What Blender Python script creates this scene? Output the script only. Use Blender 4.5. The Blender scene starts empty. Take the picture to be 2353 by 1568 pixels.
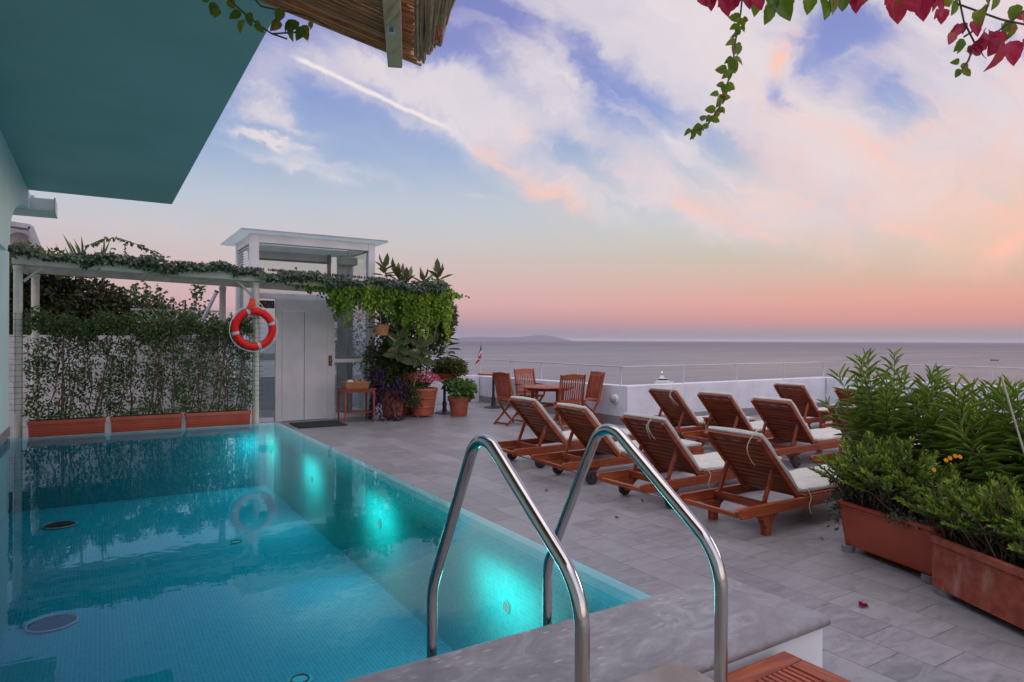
import bpy, bmesh, math, random
import numpy as np
from mathutils import Vector, Matrix
random.seed(7); RNG = np.random.default_rng(11)
PI = math.pi; R = math.radians
SC = bpy.context.scene; COL = SC.collection
# ---------------------------------------------------------------- camera
FPX, CX, CY, H = 1520.0, 1176.5, 784.0, 1.5
yaw, roll, pitch = R(32.03), R(0.22), -math.atan(1.8/FPX)
FW = Vector((math.sin(yaw)*math.cos(pitch), math.cos(yaw)*math.cos(pitch), math.sin(pitch)))
r0 = Vector((math.cos(yaw), -math.sin(yaw), 0)); u0 = r0.cross(FW)
RT = r0*math.cos(roll)+u0*math.sin(roll); UP = RT.cross(FW)
EYE = Vector((0, 0, H))
cd = bpy.data.cameras.new('camera'); cam = bpy.data.objects.new('camera', cd); COL.objects.link(cam)
cd.sensor_width = 36; cd.lens = 36*FPX/2353; cd.clip_start = .05; cd.clip_end = 200000
m = Matrix((RT, UP, -FW)).transposed().to_4x4(); m.translation = EYE; cam.matrix_world = m
SC.camera = cam
def ray(u, v): return FW+RT*((u-CX)/FPX)-UP*((v-CY)/FPX)
def atd(u, v, d): return EYE+ray(u, v)*d
def atz(u, v, z): r = ray(u, v); return EYE+r*((z-H)/r.z)
def aty(u, v, y): r = ray(u, v); return EYE+r*(y/r.y)
def atx(u, v, x): r = ray(u, v); return EYE+r*(x/r.x)
# ---------------------------------------------------------------- render settings
SC.view_settings.view_transform = 'Standard'; SC.view_settings.look = 'None'
SC.view_settings.exposure = .12; SC.view_settings.gamma = 1
SC.render.engine = 'CYCLES'
cy = SC.cycles; cy.max_bounces = 10; cy.diffuse_bounces = 5; cy.transparent_max_bounces = 24; cy.glossy_bounces = 5
cy.use_denoising = True; cy.caustics_reflective = False; cy.sample_clamp_indirect = 4; cy.blur_glossy = .5
# ---------------------------------------------------------------- node helpers
class NT:
    def __init__(s, nt): s.nt = nt; s.n = nt.nodes; s.l = nt.links; s.n.clear()
    def put(s, sock, v):
        if v is None: return
        if hasattr(v, 'is_output') or hasattr(v, 'links'): s.l.new(v, sock)
        else:
            if isinstance(v, (tuple, list, Vector)) and sock.type == 'RGBA' and len(v) == 3: v = (*v, 1)
            sock.default_value = v
    def node(s, t, ins=None, out=0, **kw):
        n = s.n.new(t)
        for k, v in kw.items(): setattr(n, k, v)
        for k, v in (ins or {}).items(): s.put(n.inputs[k], v)
        return n.outputs[out]
    def m(s, op, a, b=None, c=None, clamp=False):
        n = s.n.new('ShaderNodeMath'); n.operation = op; n.use_clamp = clamp
        for i, x in enumerate((a, b, c)): s.put(n.inputs[i], x)
        return n.outputs[0]
    def vm(s, op, a, b=None, out=0):
        n = s.n.new('ShaderNodeVectorMath'); n.operation = op
        s.put(n.inputs[0], a); s.put(n.inputs[1], b)
        return n.outputs[out]
    def dot(s, a, b): return s.vm('DOT_PRODUCT', a, b, 1)
    def step(s, x, lo, hi, a=0., b=1.):
        n = s.n.new('ShaderNodeMapRange'); n.interpolation_type = 'SMOOTHSTEP'
        for i, v in enumerate((x, lo, hi, a, b)): s.put(n.inputs[i], v)
        return n.outputs[0]
    def mix(s, f, a, b, blend='MIX'):
        n = s.n.new('ShaderNodeMix'); n.data_type = 'RGBA'; n.blend_type = blend
        s.put(n.inputs[0], f); s.put(n.inputs[6], a); s.put(n.inputs[7], b)
        return n.outputs[2]
    def ramp(s, f, stops, interp='LINEAR'):
        n = s.n.new('ShaderNodeValToRGB'); s.put(n.inputs[0], f); cr = n.color_ramp; cr.interpolation = interp
        while len(cr.elements) < len(stops): cr.elements.new(.5)
        for e, (p, c) in zip(cr.elements, stops): e.position = p; e.color = (*c, 1)
        return n.outputs[0]
    def noise(s, vec, scale, detail=4, rough=.55, dist=0, out=0, dim='3D'):
        return s.node('ShaderNodeTexNoise', {'Vector': vec, 'Scale': scale, 'Detail': detail, 'Roughness': rough, 'Distortion': dist}, out, noise_dimensions=dim)
    def xyz(s, x=0., y=0., z=0.): return s.node('ShaderNodeCombineXYZ', {0: x, 1: y, 2: z})
    def map(s, vec, sc=(1, 1, 1), rot=(0, 0, 0), loc=(0, 0, 0)): return s.node('ShaderNodeMapping', {'Vector': vec, 'Location': loc, 'Rotation': rot, 'Scale': sc})
    def bump(s, h, strength=.3, dist=.01): return s.node('ShaderNodeBump', {'Height': h, 'Strength': strength, 'Distance': dist})
def lin(r, g, b): return tuple(((c/255+.055)/1.055)**2.4 if c > 10 else c/255/12.92 for c in (r, g, b))
# ---------------------------------------------------------------- sky (world directions; s,t are a fixed gnomonic chart of the seaward sky)
BACK = 2.3
W = bpy.data.worlds.new('World'); SC.world = W; W.use_nodes = True
w = NT(W.node_tree)
D = w.node('ShaderNodeTexCoord', out=0)
FH = (math.sin(yaw), math.cos(yaw), 0); RH = (math.cos(yaw), -math.sin(yaw), 0)
df = w.m('MAXIMUM', w.dot(D, FH), .08)
S = w.m('DIVIDE', w.dot(D, RH), df)
zz = w.node('ShaderNodeSeparateXYZ', {0: D}, 2)
T = w.m('DIVIDE', zz, df)
def st(u, v): return ((u-1176.5)/1520, (782-v)/1520)
el = w.m('MULTIPLY', w.m('ARCSINE', zz), 2/PI)                # 0 horizon .. 1 zenith
az = w.step(w.dot(D, RH), -.45, .75)
def e_(v): return math.atan((782-v)/1520)/(PI/2)
LFT = [(0, lin(128, 127, 148)), (e_(762), lin(142, 136, 156)), (e_(705), lin(204, 166, 170)), (e_(630), lin(202, 180, 180)), (e_(560), lin(196, 190, 194)), (e_(480), lin(182, 192, 205)), (e_(360), lin(146, 170, 205)), (e_(240), lin(132, 152, 202)), (e_(80), lin(128, 134, 192)), (.45, lin(108, 120, 182)), (1, lin(100, 112, 168))]
RGT = [(0, lin(146, 138, 144)), (e_(766), lin(156, 142, 146)), (e_(740), lin(212, 146, 138)), (e_(700), lin(224, 160, 142)), (e_(640), lin(212, 180, 160)), (e_(590), lin(199, 190, 170)), (e_(520), lin(196, 199, 194)), (e_(420), lin(188, 196, 206)), (e_(240), lin(142, 154, 206)), (.32, lin(112, 122, 186)), (.5, lin(112, 118, 178)), (1, lin(100, 112, 168))]
sky = w.mix(az, w.ramp(el, LFT), w.ramp(el, RGT))
# cirrus: coordinates on a flat cloud sheet overhead, streaks along one bearing
tt = w.m('ADD', w.m('MAXIMUM', zz, 0), .07)
PX = w.m('DIVIDE', w.dot(D, RH), tt); PY = w.m('DIVIDE', w.dot(D, FH), tt)
pl = w.xyz(PX, PY, 0)
wrp = w.noise(pl, .55, 3, .5, 0, 1)
pl2 = w.vm('ADD', pl, w.vm('SCALE', w.vm('SUBTRACT', wrp, (.5, .5, .5)), None)); 
for n in w.n:
    if n.type == 'VECT_MATH' and n.operation == 'SCALE': n.inputs['Scale'].default_value = 1.3
al = w.dot(pl2, (.5, .86, 0)); ac = w.dot(pl2, (.86, -.5, 0))
fib = w.noise(w.xyz(w.m('MULTIPLY', al, .42), w.m('MULTIPLY', ac, 1.5), 0), 1.15, 8, .62, .5)
fib2 = w.noise(w.xyz(w.m('MULTIPLY', al, .8), w.m('MULTIPLY', ac, 5.5), 4.), 1.2, 7, .65, .35)
big = w.noise(pl, .42, 5, .55, .6)
# gentle warp of the chart so shapes keep ragged edges
wv = w.noise(w.xyz(S, T, 0), 5.5, 6, .62, .3, 1)
wv2 = w.noise(w.xyz(S, T, 3.), 22., 4, .6, .2, 1)
off = w.vm('ADD', w.vm('MULTIPLY', w.vm('SUBTRACT', wv, (.5, .5, .5)), (.17, .13, 0)), w.vm('MULTIPLY', w.vm('SUBTRACT', wv2, (.5, .5, .5)), (.035, .03, 0)))
ST = w.vm('ADD', w.xyz(S, T, 0), off)
STm = w.vm('ADD', w.xyz(S, T, 0), w.vm('MULTIPLY', w.vm('SUBTRACT', wv2, (.5, .5, .5)), (.012, .012, 0)))
front = w.step(w.dot(D, FH), .1, .3); STf = STm
def half(p, q, soft, src=None):                                # 1 on the upper-right side of the line p->q
    p, q = Vector(st(*p)), Vector(st(*q)); d = (q-p).normalized(); n = Vector((-d.y, d.x))
    if n.x+n.y < 0: n = -n
    x = w.m('SUBTRACT', w.dot(src or ST, (n.x, n.y, 0)), n.dot(p))
    return w.step(x, -soft, soft)
def blob(u, v, a, b, ang=0, src=None):
    c = st(u, v); ca, sa = math.cos(R(ang)), math.sin(R(ang))
    q = w.vm('SUBTRACT', src or ST, (c[0], c[1], 0))
    x = w.dot(q, (ca/a*1520, sa/a*1520, 0)); y = w.dot(q, (-sa/b*1520, ca/b*1520, 0))
    r2 = w.m('ADD', w.m('MULTIPLY', x, x), w.m('MULTIPLY', y, y))
    return w.m('EXPONENT', w.m('MULTIPLY', r2, -1.))
def streak(p, q, wid, gain, soft=.5):
    a, b = Vector(st(*p)), Vector(st(*q)); d = (b-a); L = d.length; d.normalize(); n = Vector((-d.y, d.x))
    x = w.m('SUBTRACT', w.dot(STm, (d.x, d.y, 0)), d.dot(a)); y = w.m('SUBTRACT', w.dot(STm, (n.x, n.y, 0)), n.dot(a))
    g = w.m('EXPONENT', w.m('MULTIPLY', w.m('POWER', w.m('ABSOLUTE', w.m('MULTIPLY', y, 1520/wid)), 2.), -1.))
    return w.m('MULTIPLY', w.m('MULTIPLY', g, gain), w.m('MULTIPLY', w.step(x, 0., .04), w.step(x, L, L*(1-soft))))
def acc(lst):
    o = lst[0]
    for x in lst[1:]: o = w.m('ADD', o, x)
    return o
mass = w.m('MULTIPLY', half((1000, 300), (1500, 545), .055), half((1450, 520), (2300, 640), .05))
mass = w.m('MULTIPLY', mass, half((930, -40), (1110, 400), .15))
holes = acc([w.m('MULTIPLY', blob(u, v, a, b, g), k) for u, v, a, b, g, k in (
    (1435, 235, 105, 66, -25, .95), (1300, 338, 66, 42, -10, .75), (1375, 410, 80, 26, -30, .6), (1340, 130, 30, 95, 18, .45), (1668, 340, 105, 44, -28, .8), (1600, 400, 120, 40, -25, .35), (1930, 95, 130, 75, 20, .95),
    (2060, 240, 95, 52, -25, .85), (1120, 30, 130, 70, -25, .9), (1030, 115, 120, 50, -25, .4), (1795, 225, 60, 32, -40, .6), (2330, 90, 110, 60, 10, .45), (2150, 430, 150, 30, -8, .4), (1580, 470, 90, 26, -20, .3), (1210, 210, 60, 24, -35, .2))])
wisp = acc([w.m('MULTIPLY', blob(u, v, a, b, g), k) for u, v, a, b, g, k in (
    (600, 190, 60, 95, 20, .5), (640, 335, 72, 15, -22, .7), (640, 275, 100, 24, -30, .45), (720, 140, 130, 40, -8, .35), (850, 160, 190, 60, -20, .42), (1020, 230, 150, 70, -25, .38), (720, 395, 190, 14, -13, .26), (1100, 455, 60, 8, -8, .25), (900, 330, 200, 50, -22, .10))])
cov = w.m('SUBTRACT', w.m('ADD', w.m('MULTIPLY', mass, .93), w.m('MULTIPLY', wisp, 1.25)), w.m('MULTIPLY', holes, 1.3))
# fibres in the chart too, combed down to the right with a slow swirl
cw = w.vm('ADD', w.xyz(S, T, 0), w.vm('MULTIPLY', w.vm('SUBTRACT', wv, (.5, .5, .5)), (.20, .24, 0)))
ca_ = w.dot(cw, (.88, -.47, 0)); cb_ = w.dot(cw, (.47, .88, 0))
fib3 = w.noise(w.xyz(w.m('MULTIPLY', ca_, 2.6), w.m('MULTIPLY', cb_, 17.), 1.), 1., 8, .6, .18)
fib4 = w.noise(w.xyz(w.m('MULTIPLY', ca_, 1.4), w.m('MULTIPLY', cb_, 6.), 7.), 1., 4, .5, .25)
texn = w.m('ADD', w.m('ADD', w.m('MULTIPLY', w.m('SUBTRACT', fib, .5), .5), w.m('MULTIPLY', w.m('SUBTRACT', fib2, .5), .35)), w.m('ADD', w.m('MULTIPLY', w.m('SUBTRACT', fib3, .5), 1.9), w.m('MULTIPLY', w.m('SUBTRACT', fib4, .5), 1.5)))
cv = w.m('MINIMUM', w.m('MAXIMUM', cov, 0.), 1.)
edge = w.m('SUBTRACT', 1., w.m('ABSOLUTE', w.m('SUBTRACT', w.m('MULTIPLY', cv, 2.), 1.)))
dens_f = w.step(w.m('ADD', cov, w.m('MULTIPLY', texn, w.m('ADD', .24, w.m('MULTIPLY', edge, .52)))), -.1, 1.06)
dens_f = w.m('MAXIMUM', dens_f, w.m('MULTIPLY', w.m('MULTIPLY', mass, w.step(fib3, .47, .70)), .42))
# the rest of the sky dome: broken cirrus
dens_b = w.step(w.m('ADD', w.m('ADD', w.m('MULTIPLY', big, 1.2), w.m('MULTIPLY', texn, .5)), -.1), .32, .85)
blend = w.m('MULTIPLY', front, w.step(T, .95, .6))
dens = w.m('ADD', w.m('MULTIPLY', dens_f, blend), w.m('MULTIPLY', dens_b, w.m('SUBTRACT', .8, w.m('MULTIPLY', blend, .8))))
dens = w.m('MULTIPLY', dens, w.step(el, .03, .12))
dens = w.m('MINIMUM', dens, .92)
pink = w.step(w.m('ADD', w.m('ADD', w.m('MULTIPLY', fib2, .9), w.m('MULTIPLY', az, .42)), w.m('MULTIPLY', el, -.9)), .46, 1.02)
ccol = w.mix(pink, w.mix(w.step(w.m('ADD', w.m('MULTIPLY', fib4, .6), w.m('MULTIPLY', fib3, .4)), .36, .62), lin(207, 201, 212), lin(226, 215, 217)), lin(236, 200, 193))
ccol = w.mix(w.m('MULTIPLY', w.step(S, .35, .85), w.step(T, .36, .1)), ccol, lin(236, 190, 165))
sky = w.mix(dens, sky, ccol)
STm = STf
trail = acc([streak((652, 122), (1070, 316), 5., 1.3, .25), streak((860, 432), (560, 352), 8, .28, .8)])
sky = w.mix(w.m('MULTIPLY', w.m('MULTIPLY', trail, front), w.step(fib2, .25, .55, .7, 1.), clamp=True), sky, lin(232, 222, 222))
fm = w.m('MULTIPLY', w.step(fib3, .32, .68, .15, 1.), w.step(fib4, .3, .6, .4, 1.))
STm = w.vm('ADD', w.vm('SCALE', ST, None), w.vm('SCALE', STf, None))
for n_ in (STm.node.inputs[0].links[0].from_node, STm.node.inputs[1].links[0].from_node): n_.inputs['Scale'].default_value = .5
warm = acc([streak((1750, 190), (1840, 20), 22, .95, .7), streak((1070, 312), (1400, 535), 26, .55, .5), streak((1190, 400), (1400, 500), 60, .25, .5), streak((1500, 460), (2040, 605), 20, .7, .8), streak((2010, 600), (1830, 530), 20, .7, .9), streak((1900, 470), (1560, 230), 55, .5, .9),
            w.m('MULTIPLY', blob(2345, 565, 85, 32, 30), 1.2), w.m('MULTIPLY', blob(2370, 480, 100, 50, 30), .6), streak((2000, 505), (2330, 600), 22, .5, .7), streak((1950, 345), (2380, 240), 24, .4, .6), streak((1180, 350), (1245, 250), 26, .5, .8), w.m('MULTIPLY', blob(1960, 330, 200, 40, -25), .4), w.m('MULTIPLY', blob(1700, 470, 260, 40, -12), .3)])
sky = w.mix(w.m('MULTIPLY', w.m('MINIMUM', w.m('MULTIPLY', warm, fm), .85), front), sky, lin(250, 190, 170))
STm = STf
pale = acc([streak((1890, 155), (2010, 78), 8, .55, .7), streak((1975, 205), (2130, 75), 14, .5, .9), streak((2090, 150), (2200, 100), 10, .4, .9), streak((1330, 345), (1410, 400), 11, .6, .7), streak((1325, 225), (1395, 248), 5, .6, .6)])
sky = w.mix(w.m('MULTIPLY', w.m('MULTIPLY', pale, front), w.step(fib3, .3, .6, .4, 1.)), sky, lin(205, 198, 210))
# landward half and zenith, out of view, brightened as added fill for the terrace
back = w.m('MAXIMUM', w.m('MULTIPLY', w.step(w.dot(D, FH), .12, -.55), .5), w.step(el, .42, .75))
sky = w.mix(w.m('MULTIPLY', back, .65), sky, lin(214, 205, 198))
bg = w.node('ShaderNodeBackground', {'Color': sky, 'Strength': w.m('ADD', 1., w.m('MULTIPLY', back, BACK))})
ow = w.n.new('ShaderNodeOutputWorld'); w.l.new(bg, ow.inputs[0])
W.cycles.sampling_method = 'MANUAL'; W.cycles.sample_map_resolution = 512
sl = bpy.data.lights.new('sun', 'SUN'); sl.energy = .5; sl.angle = R(18); sl.color = (1, .72, .56)
so = bpy.data.objects.new('sun', sl); COL.objects.link(so)
sdir = Vector((math.sin(R(98)), math.cos(R(98)), math.tan(R(16))))   # towards the sun
so.rotation_euler = (-sdir).to_track_quat('-Z', 'Y').to_euler(); so.location = (20, 0, 20)
# ---------------------------------------------------------------- mesh builder
class MB:
    def __init__(s): s.v = []; s.f = []
    def _add(s, vs, fs):
        o = len(s.v); s.v += [tuple(x) for x in vs]; s.f += [tuple(i+o for i in f) for f in fs]; return s
    def hexa(s, p): return s._add(p, [(0, 3, 2, 1), (4, 5, 6, 7), (0, 1, 5, 4), (1, 2, 6, 5), (2, 3, 7, 6), (3, 0, 4, 7)])
    def box(s, x0, x1, y0, y1, z0, z1): return s.hexa([(x0, y0, z0), (x1, y0, z0), (x1, y1, z0), (x0, y1, z0), (x0, y0, z1), (x1, y0, z1), (x1, y1, z1), (x0, y1, z1)])
    def beam(s, p, q, wd, ht, up=(0, 0, 1)):
        p, q = Vector(p), Vector(q); d = (q-p).normalized(); up = Vector(up)
        sd = d.cross(up)
        if sd.length < 1e-4: sd = d.cross(Vector((1, 0, 0)))
        sd.normalize(); u = sd.cross(d); a, b = sd*wd/2, u*ht/2
        return s.hexa([p-a-b, p+a-b, q+a-b, q-a-b, p-a+b, p+a+b, q+a+b, q-a+b])
    def tube(s, pts, r, seg=8, closed=False, flat=None):
        pts = [Vector(p) for p in pts]; n = len(pts); rs = r if isinstance(r, (list, tuple)) else [r]*n
        vs = []; fs = []; nrm = None
        for i in range(n):
            a = pts[(i-1) % n] if (closed or i > 0) else pts[i]; b = pts[(i+1) % n] if (closed or i < n-1) else pts[i]
            t = (b-a).normalized()
            if nrm is None:
                nrm = t.cross(Vector((0, 0, 1)))
                if nrm.length < .05: nrm = t.cross(Vector((0, 1, 0)))
            nrm = (nrm-t*nrm.dot(t)).normalized(); bn = t.cross(nrm)
            for k in range(seg):
                c = 2*PI*k/seg; vs.append(pts[i]+(nrm*math.cos(c)+bn*math.sin(c))*rs[i])
        for i in range(n if closed else n-1):
            j = (i+1) % n
            for k in range(seg): l = (k+1) % seg; fs.append((i*seg+k, i*seg+l, j*seg+l, j*seg+k))
        if not closed: fs.append(tuple(range(seg-1, -1, -1))); fs.append(tuple((n-1)*seg+k for k in range(seg)))
        return s._add(vs, fs)
    def lathe(s, prof, c=(0, 0, 0), seg=28, axis='z'):
        vs = []; fs = []; n = len(prof)
        for r, z in prof:
            for k in range(seg):
                a = 2*PI*k/seg; x, y = r*math.cos(a), r*math.sin(a)
                vs.append({'z': (c[0]+x, c[1]+y, c[2]+z), 'y': (c[0]+x, c[1]+z, c[2]+y), 'x': (c[0]+z, c[1]+x, c[2]+y)}[axis])
        for i in range(n-1):
            for k in range(seg): l = (k+1) % seg; fs.append((i*seg+k, i*seg+l, (i+1)*seg+l, (i+1)*seg+k))
        fs.append(tuple(range(seg-1, -1, -1))); fs.append(tuple((n-1)*seg+k for k in range(seg)))
        return s._add(vs, fs)
    def prism(s, poly, f, t0, t1):                                # f(a, b, t) -> xyz
        n = len(poly); vs = [f(a, b, t0) for a, b in poly]+[f(a, b, t1) for a, b in poly]
        fs = [tuple(range(n-1, -1, -1)), tuple(range(n, 2*n))]+[(i, (i+1) % n, n+(i+1) % n, n+i) for i in range(n)]
        return s._add(vs, fs)
    def quad(s, *p): return s._add(p, [tuple(range(len(p)))])
    def build(s, name, mat, parent=None, smooth=0, bevel=0, seg=2):
        me = bpy.data.meshes.new(name); off = Vector((0, 0, 0)); p = parent
        while p: off += p.location; p = p.parent
        me.from_pydata([Vector(v)-off for v in s.v], [], s.f); me.materials.append(mat)
        bm = bmesh.new(); bm.from_mesh(me); bmesh.ops.recalc_face_normals(bm, faces=bm.faces); bm.to_mesh(me); bm.free()
        if smooth:
            me.polygons.foreach_set('use_smooth', [True]*len(me.polygons)); me.set_sharp_from_angle(angle=R(smooth))
        o = bpy.data.objects.new(name, me); COL.objects.link(o); o.parent = parent
        if bevel:
            b = o.modifiers.new('bevel', 'BEVEL'); b.width = bevel; b.segments = seg; b.limit_method = 'ANGLE'; b.angle_limit = R(40)
        return o
def tag(o, label=None, cat=None, group=None, kind=None):
    for k, v in (('label', label), ('category', cat), ('group', group), ('kind', kind)):
        if v: o[k] = v
    return o
def thing(name, loc, label, cat, group=None):
    o = bpy.data.objects.new(name, None); COL.objects.link(o); o.location = loc; o.empty_display_size = .1
    return tag(o, label, cat, group)
def copy_tree(o, parent=None):
    c = o.copy(); COL.objects.link(c); c.parent = parent
    for ch in list(o.children): copy_tree(ch, c)
    return c
def unit(a): return a/np.maximum(np.linalg.norm(a, axis=1, keepdims=True), 1e-9)
def leaves(name, C, D, N, L, Wd, mat, parent=None, fold=.25, droop=.2, tint=None, shape=(.32, 1., .7, .75)):
    C = np.asarray(C, float); n = len(C); D = unit(np.asarray(D, float)); N = np.asarray(N, float)
    N = unit(N-D*(N*D).sum(1, keepdims=True)); Sd = np.cross(D, N)
    L = np.broadcast_to(np.asarray(L, float), (n,))[:, None]; Wd = np.broadcast_to(np.asarray(Wd, float), (n,))[:, None]
    p1, w1, p2, w2 = shape
    up = N*fold*Wd/2
    V = np.stack([C, C+D*L*p1+Sd*Wd*w1/2+up, C+D*L*p2+Sd*Wd*w2/2+up-N*droop*L*.3, C+D*L-N*droop*L, C+D*L*p2-Sd*Wd*w2/2+up-N*droop*L*.3, C+D*L*p1-Sd*Wd*w1/2+up], 1).reshape(-1, 3)
    off = Vector((0, 0, 0)); p = parent
    while p: off += p.location; p = p.parent
    V = V-np.array(off)
    b = np.arange(n)[:, None]*6
    Fq = np.concatenate([b+np.array([0, 1, 2, 3]), b+np.array([0, 3, 4, 5])], 1).reshape(-1)
    me = bpy.data.meshes.new(name); me.vertices.add(n*6); me.vertices.foreach_set('co', V.ravel())
    me.loops.add(n*8); me.loops.foreach_set('vertex_index', Fq); me.polygons.add(n*2)
    me.polygons.foreach_set('loop_start', np.arange(n*2)*4); me.polygons.foreach_set('loop_total', np.full(n*2, 4))
    me.update(); me.validate()
    if tint is None: tint = RNG.random(n)
    at = me.attributes.new('tint', 'FLOAT', 'FACE'); at.data.foreach_set('value', np.repeat(np.clip(tint, 0, 1), 2))
    me.materials.append(mat); o = bpy.data.objects.new(name, me); COL.objects.link(o); o.parent = parent
    return o
def rdir(n): return unit(RNG.normal(size=(n, 3)))
# ---------------------------------------------------------------- materials
def mat(name, fn):
    x = bpy.data.materials.new(name); x.use_nodes = True; t = NT(x.node_tree); sh = fn(t)
    o = t.n.new('ShaderNodeOutputMaterial'); t.l.new(sh, o.inputs[0]); return x
def principled(t, **k):
    return t.node('ShaderNodeBsdfPrincipled', {a.replace('_', ' '): v for a, v in k.items()})
def oc(t): return t.node('ShaderNodeTexCoord', out=3)
def plain(name, c, rough=.5, c2=None, scale=6, bump=0, metal=0, bscale=40, spec=.5, stretch=(1, 1, 1), rnd=0):
    def fn(t):
        v = t.map(oc(t), stretch)
        f = t.step(t.noise(v, scale, 6, .6), .35, .65)
        col = t.mix(f, c, c2 or tuple(x*.8 for x in c))
        if rnd:
            r = t.node('ShaderNodeObjectInfo', out=5)
            col = t.node('ShaderNodeHueSaturation', {'Color': col, 'Value': t.m('ADD', 1-rnd/2, t.m('MULTIPLY', r, rnd))})
        nb = t.bump(t.noise(v, bscale, 4, .6), bump, .004) if bump else None
        return principled(t, Base_Color=col, Roughness=t.m('ADD', rough-.06, t.m('MULTIPLY', f, .12)), Metallic=metal, Normal=nb, Specular_IOR_Level=spec)
    return mat(name, fn)
def leafmat(name, stops, trans=.25, rough=.45, tcol=(.25, .35, .04)):
    def fn(t):
        a = t.node('ShaderNodeAttribute', out=2, attribute_name='tint')
        c = t.ramp(a, stops)
        c = t.mix(t.m('MULTIPLY', t.noise(oc(t), 60, 3), .4), c, tuple(x*.6 for x in stops[0][1]))
        p = principled(t, Base_Color=c, Roughness=rough, Specular_IOR_Level=.4)
        tr = t.node('ShaderNodeBsdfTranslucent', {'Color': t.mix(.5, c, tcol, 'ADD')})
        return t.node('ShaderNodeMixShader', {0: trans, 1: p, 2: tr})
    return mat(name, fn)
def woodmat(name, axis, a, b, c, rough=.42, isv=.28):
    st_ = [26, 26, 26]; st_[axis] = 1.6
    def fn(t):
        r = t.node('ShaderNodeObjectInfo', out=5)
        v = t.vm('ADD', t.map(oc(t), tuple(st_)), t.xyz(t.m('MULTIPLY', r, 31.), t.m('MULTIPLY', r, 17.), 0))
        g = t.noise(v, 1., 7, .65, 1.2); g2 = t.noise(oc(t), 5., 4, .6)
        isl = t.node('ShaderNodeNewGeometry', out=8)
        v = t.vm('ADD', v, t.xyz(t.m('MULTIPLY', isl, 53.), t.m('MULTIPLY', isl, 29.), 0)); g = t.noise(v, 1., 7, .65, 1.2)
        col = t.ramp(t.m('ADD', t.m('MULTIPLY', g, .75), t.m('MULTIPLY', g2, .25)), [(.3, a), (.5, b), (.72, c)])
        col = t.node('ShaderNodeHueSaturation', {'Color': col, 'Value': t.m('ADD', t.m('ADD', .84, t.m('MULTIPLY', r, .28)), t.m('MULTIPLY', t.m('SUBTRACT', isl, .5), isv)), 'Hue': t.m('ADD', .494, t.m('MULTIPLY', r, .012))})
        return principled(t, Base_Color=col, Roughness=t.m('ADD', rough-.1, t.m('MULTIPLY', g2, .25)), Normal=t.bump(g, .18, .002))
    return mat(name, fn)
TK = ((.085, .014, .006), (.27, .048, .014), (.50, .12, .032))
M = {}
M['tx'], M['ty'], M['tz'] = (woodmat('teak_'+n, i, *TK) for i, n in enumerate('xyz'))
M['white'] = plain('white_paint', (.66, .67, .67), .5, (.60, .61, .61), 3, .08)
M['rail'] = plain('rail_paint', (.50, .51, .52), .5, (.42, .42, .43), 5)
M['wallpaint'] = plain('wall_paint', (.74, .75, .76), .6, (.66, .68, .69), 1.4, .12, bscale=60)
M['grey'] = plain('grey_paint', (.36, .38, .40), .45, (.30, .32, .34), 4)
M['parapet'] = plain('parapet_render', (.66, .66, .69), .75, (.56, .56, .60), 2.2, .2, bscale=70)
M['skirt'] = plain('grey_skirting_stone', (.25, .235, .23), .5, (.20, .19, .185), 5)
M['cream'] = plain('cream_post_paint', (.56, .57, .48), .55, (.46, .47, .39), 5, .1)
M['dark'] = plain('dark_metal', (.035, .035, .04), .4, (.02, .02, .022), 8, spec=.4)
M['black'] = plain('black_plastic', (.012, .012, .014), .4)
M['brass'] = plain('brass', (.45, .30, .12), .3, metal=1)
M['terra'] = plain('terracotta', (.46, .125, .062), .7, (.33, .08, .04), 5, .25, rnd=.25)
M['terra2'] = plain('aged_terracotta', (.42, .115, .066), .75, (.28, .062, .036), 3, .3, rnd=.3)
M['plast'] = plain('terracotta_plastic', (.42, .075, .036), .45, (.37, .062, .030), 3)
M['soil'] = plain('soil', (.03, .022, .016), .9, (.015, .01, .008), 20, .6)
M['stem'] = plain('stem_bark', (.11, .065, .04), .8, (.06, .04, .03), 15, .4)
M['stemg'] = plain('green_stem', (.08, .10, .03), .6, (.12, .06, .03), 15)
M['cushion'] = plain('cushion_cloth', (.54, .53, .46), .85, (.46, .46, .39), 9, .25, bscale=220, rnd=.1)
M['tie'] = plain('cloth_tie', (.60, .56, .46), .8)
M['rope'] = plain('white_rope', (.7, .7, .68), .8)
M['red'] = plain('red_vinyl', (.66, .006, .003), .45, (.60, .005, .003), 5, spec=.3)
M['orange'] = plain('orange_cord', (.75, .06, .015), .6, (.5, .03, .01), 30)
M['silver'] = plain('reflective_band', (.42, .44, .48), .35, (.36, .38, .42), 10)
M['wicker'] = plain('wicker', (.46, .24, .10), .7, (.26, .11, .04), 40, .6, bscale=120)
M['rubber'] = plain('rubber', (.02, .018, .018), .6, (.035, .03, .028), 20)
M['mat'] = plain('green_doormat', (.012, .03, .016), .95, (.006, .015, .009), 80, .8, bscale=300)
def chrome(t):
    nz = t.noise(oc(t), 30, 3)
    return principled(t, Base_Color=(.52, .50, .48), Metallic=1., Roughness=t.m('ADD', .09, t.m('MULTIPLY', nz, .08)))
M['chrome'] = mat('polished_steel', chrome)
def glass(t):
    fr = t.node('ShaderNodeFresnel', {'IOR': 1.5})
    return t.node('ShaderNodeMixShader', {0: t.m('MULTIPLY', fr, .4), 1: t.node('ShaderNodeBsdfTransparent', {0: (.88, .92, .92, 1)}), 2: t.node('ShaderNodeBsdfGlossy', {'Roughness': .01})})
M['glass'] = mat('lift_glass', glass)
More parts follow.
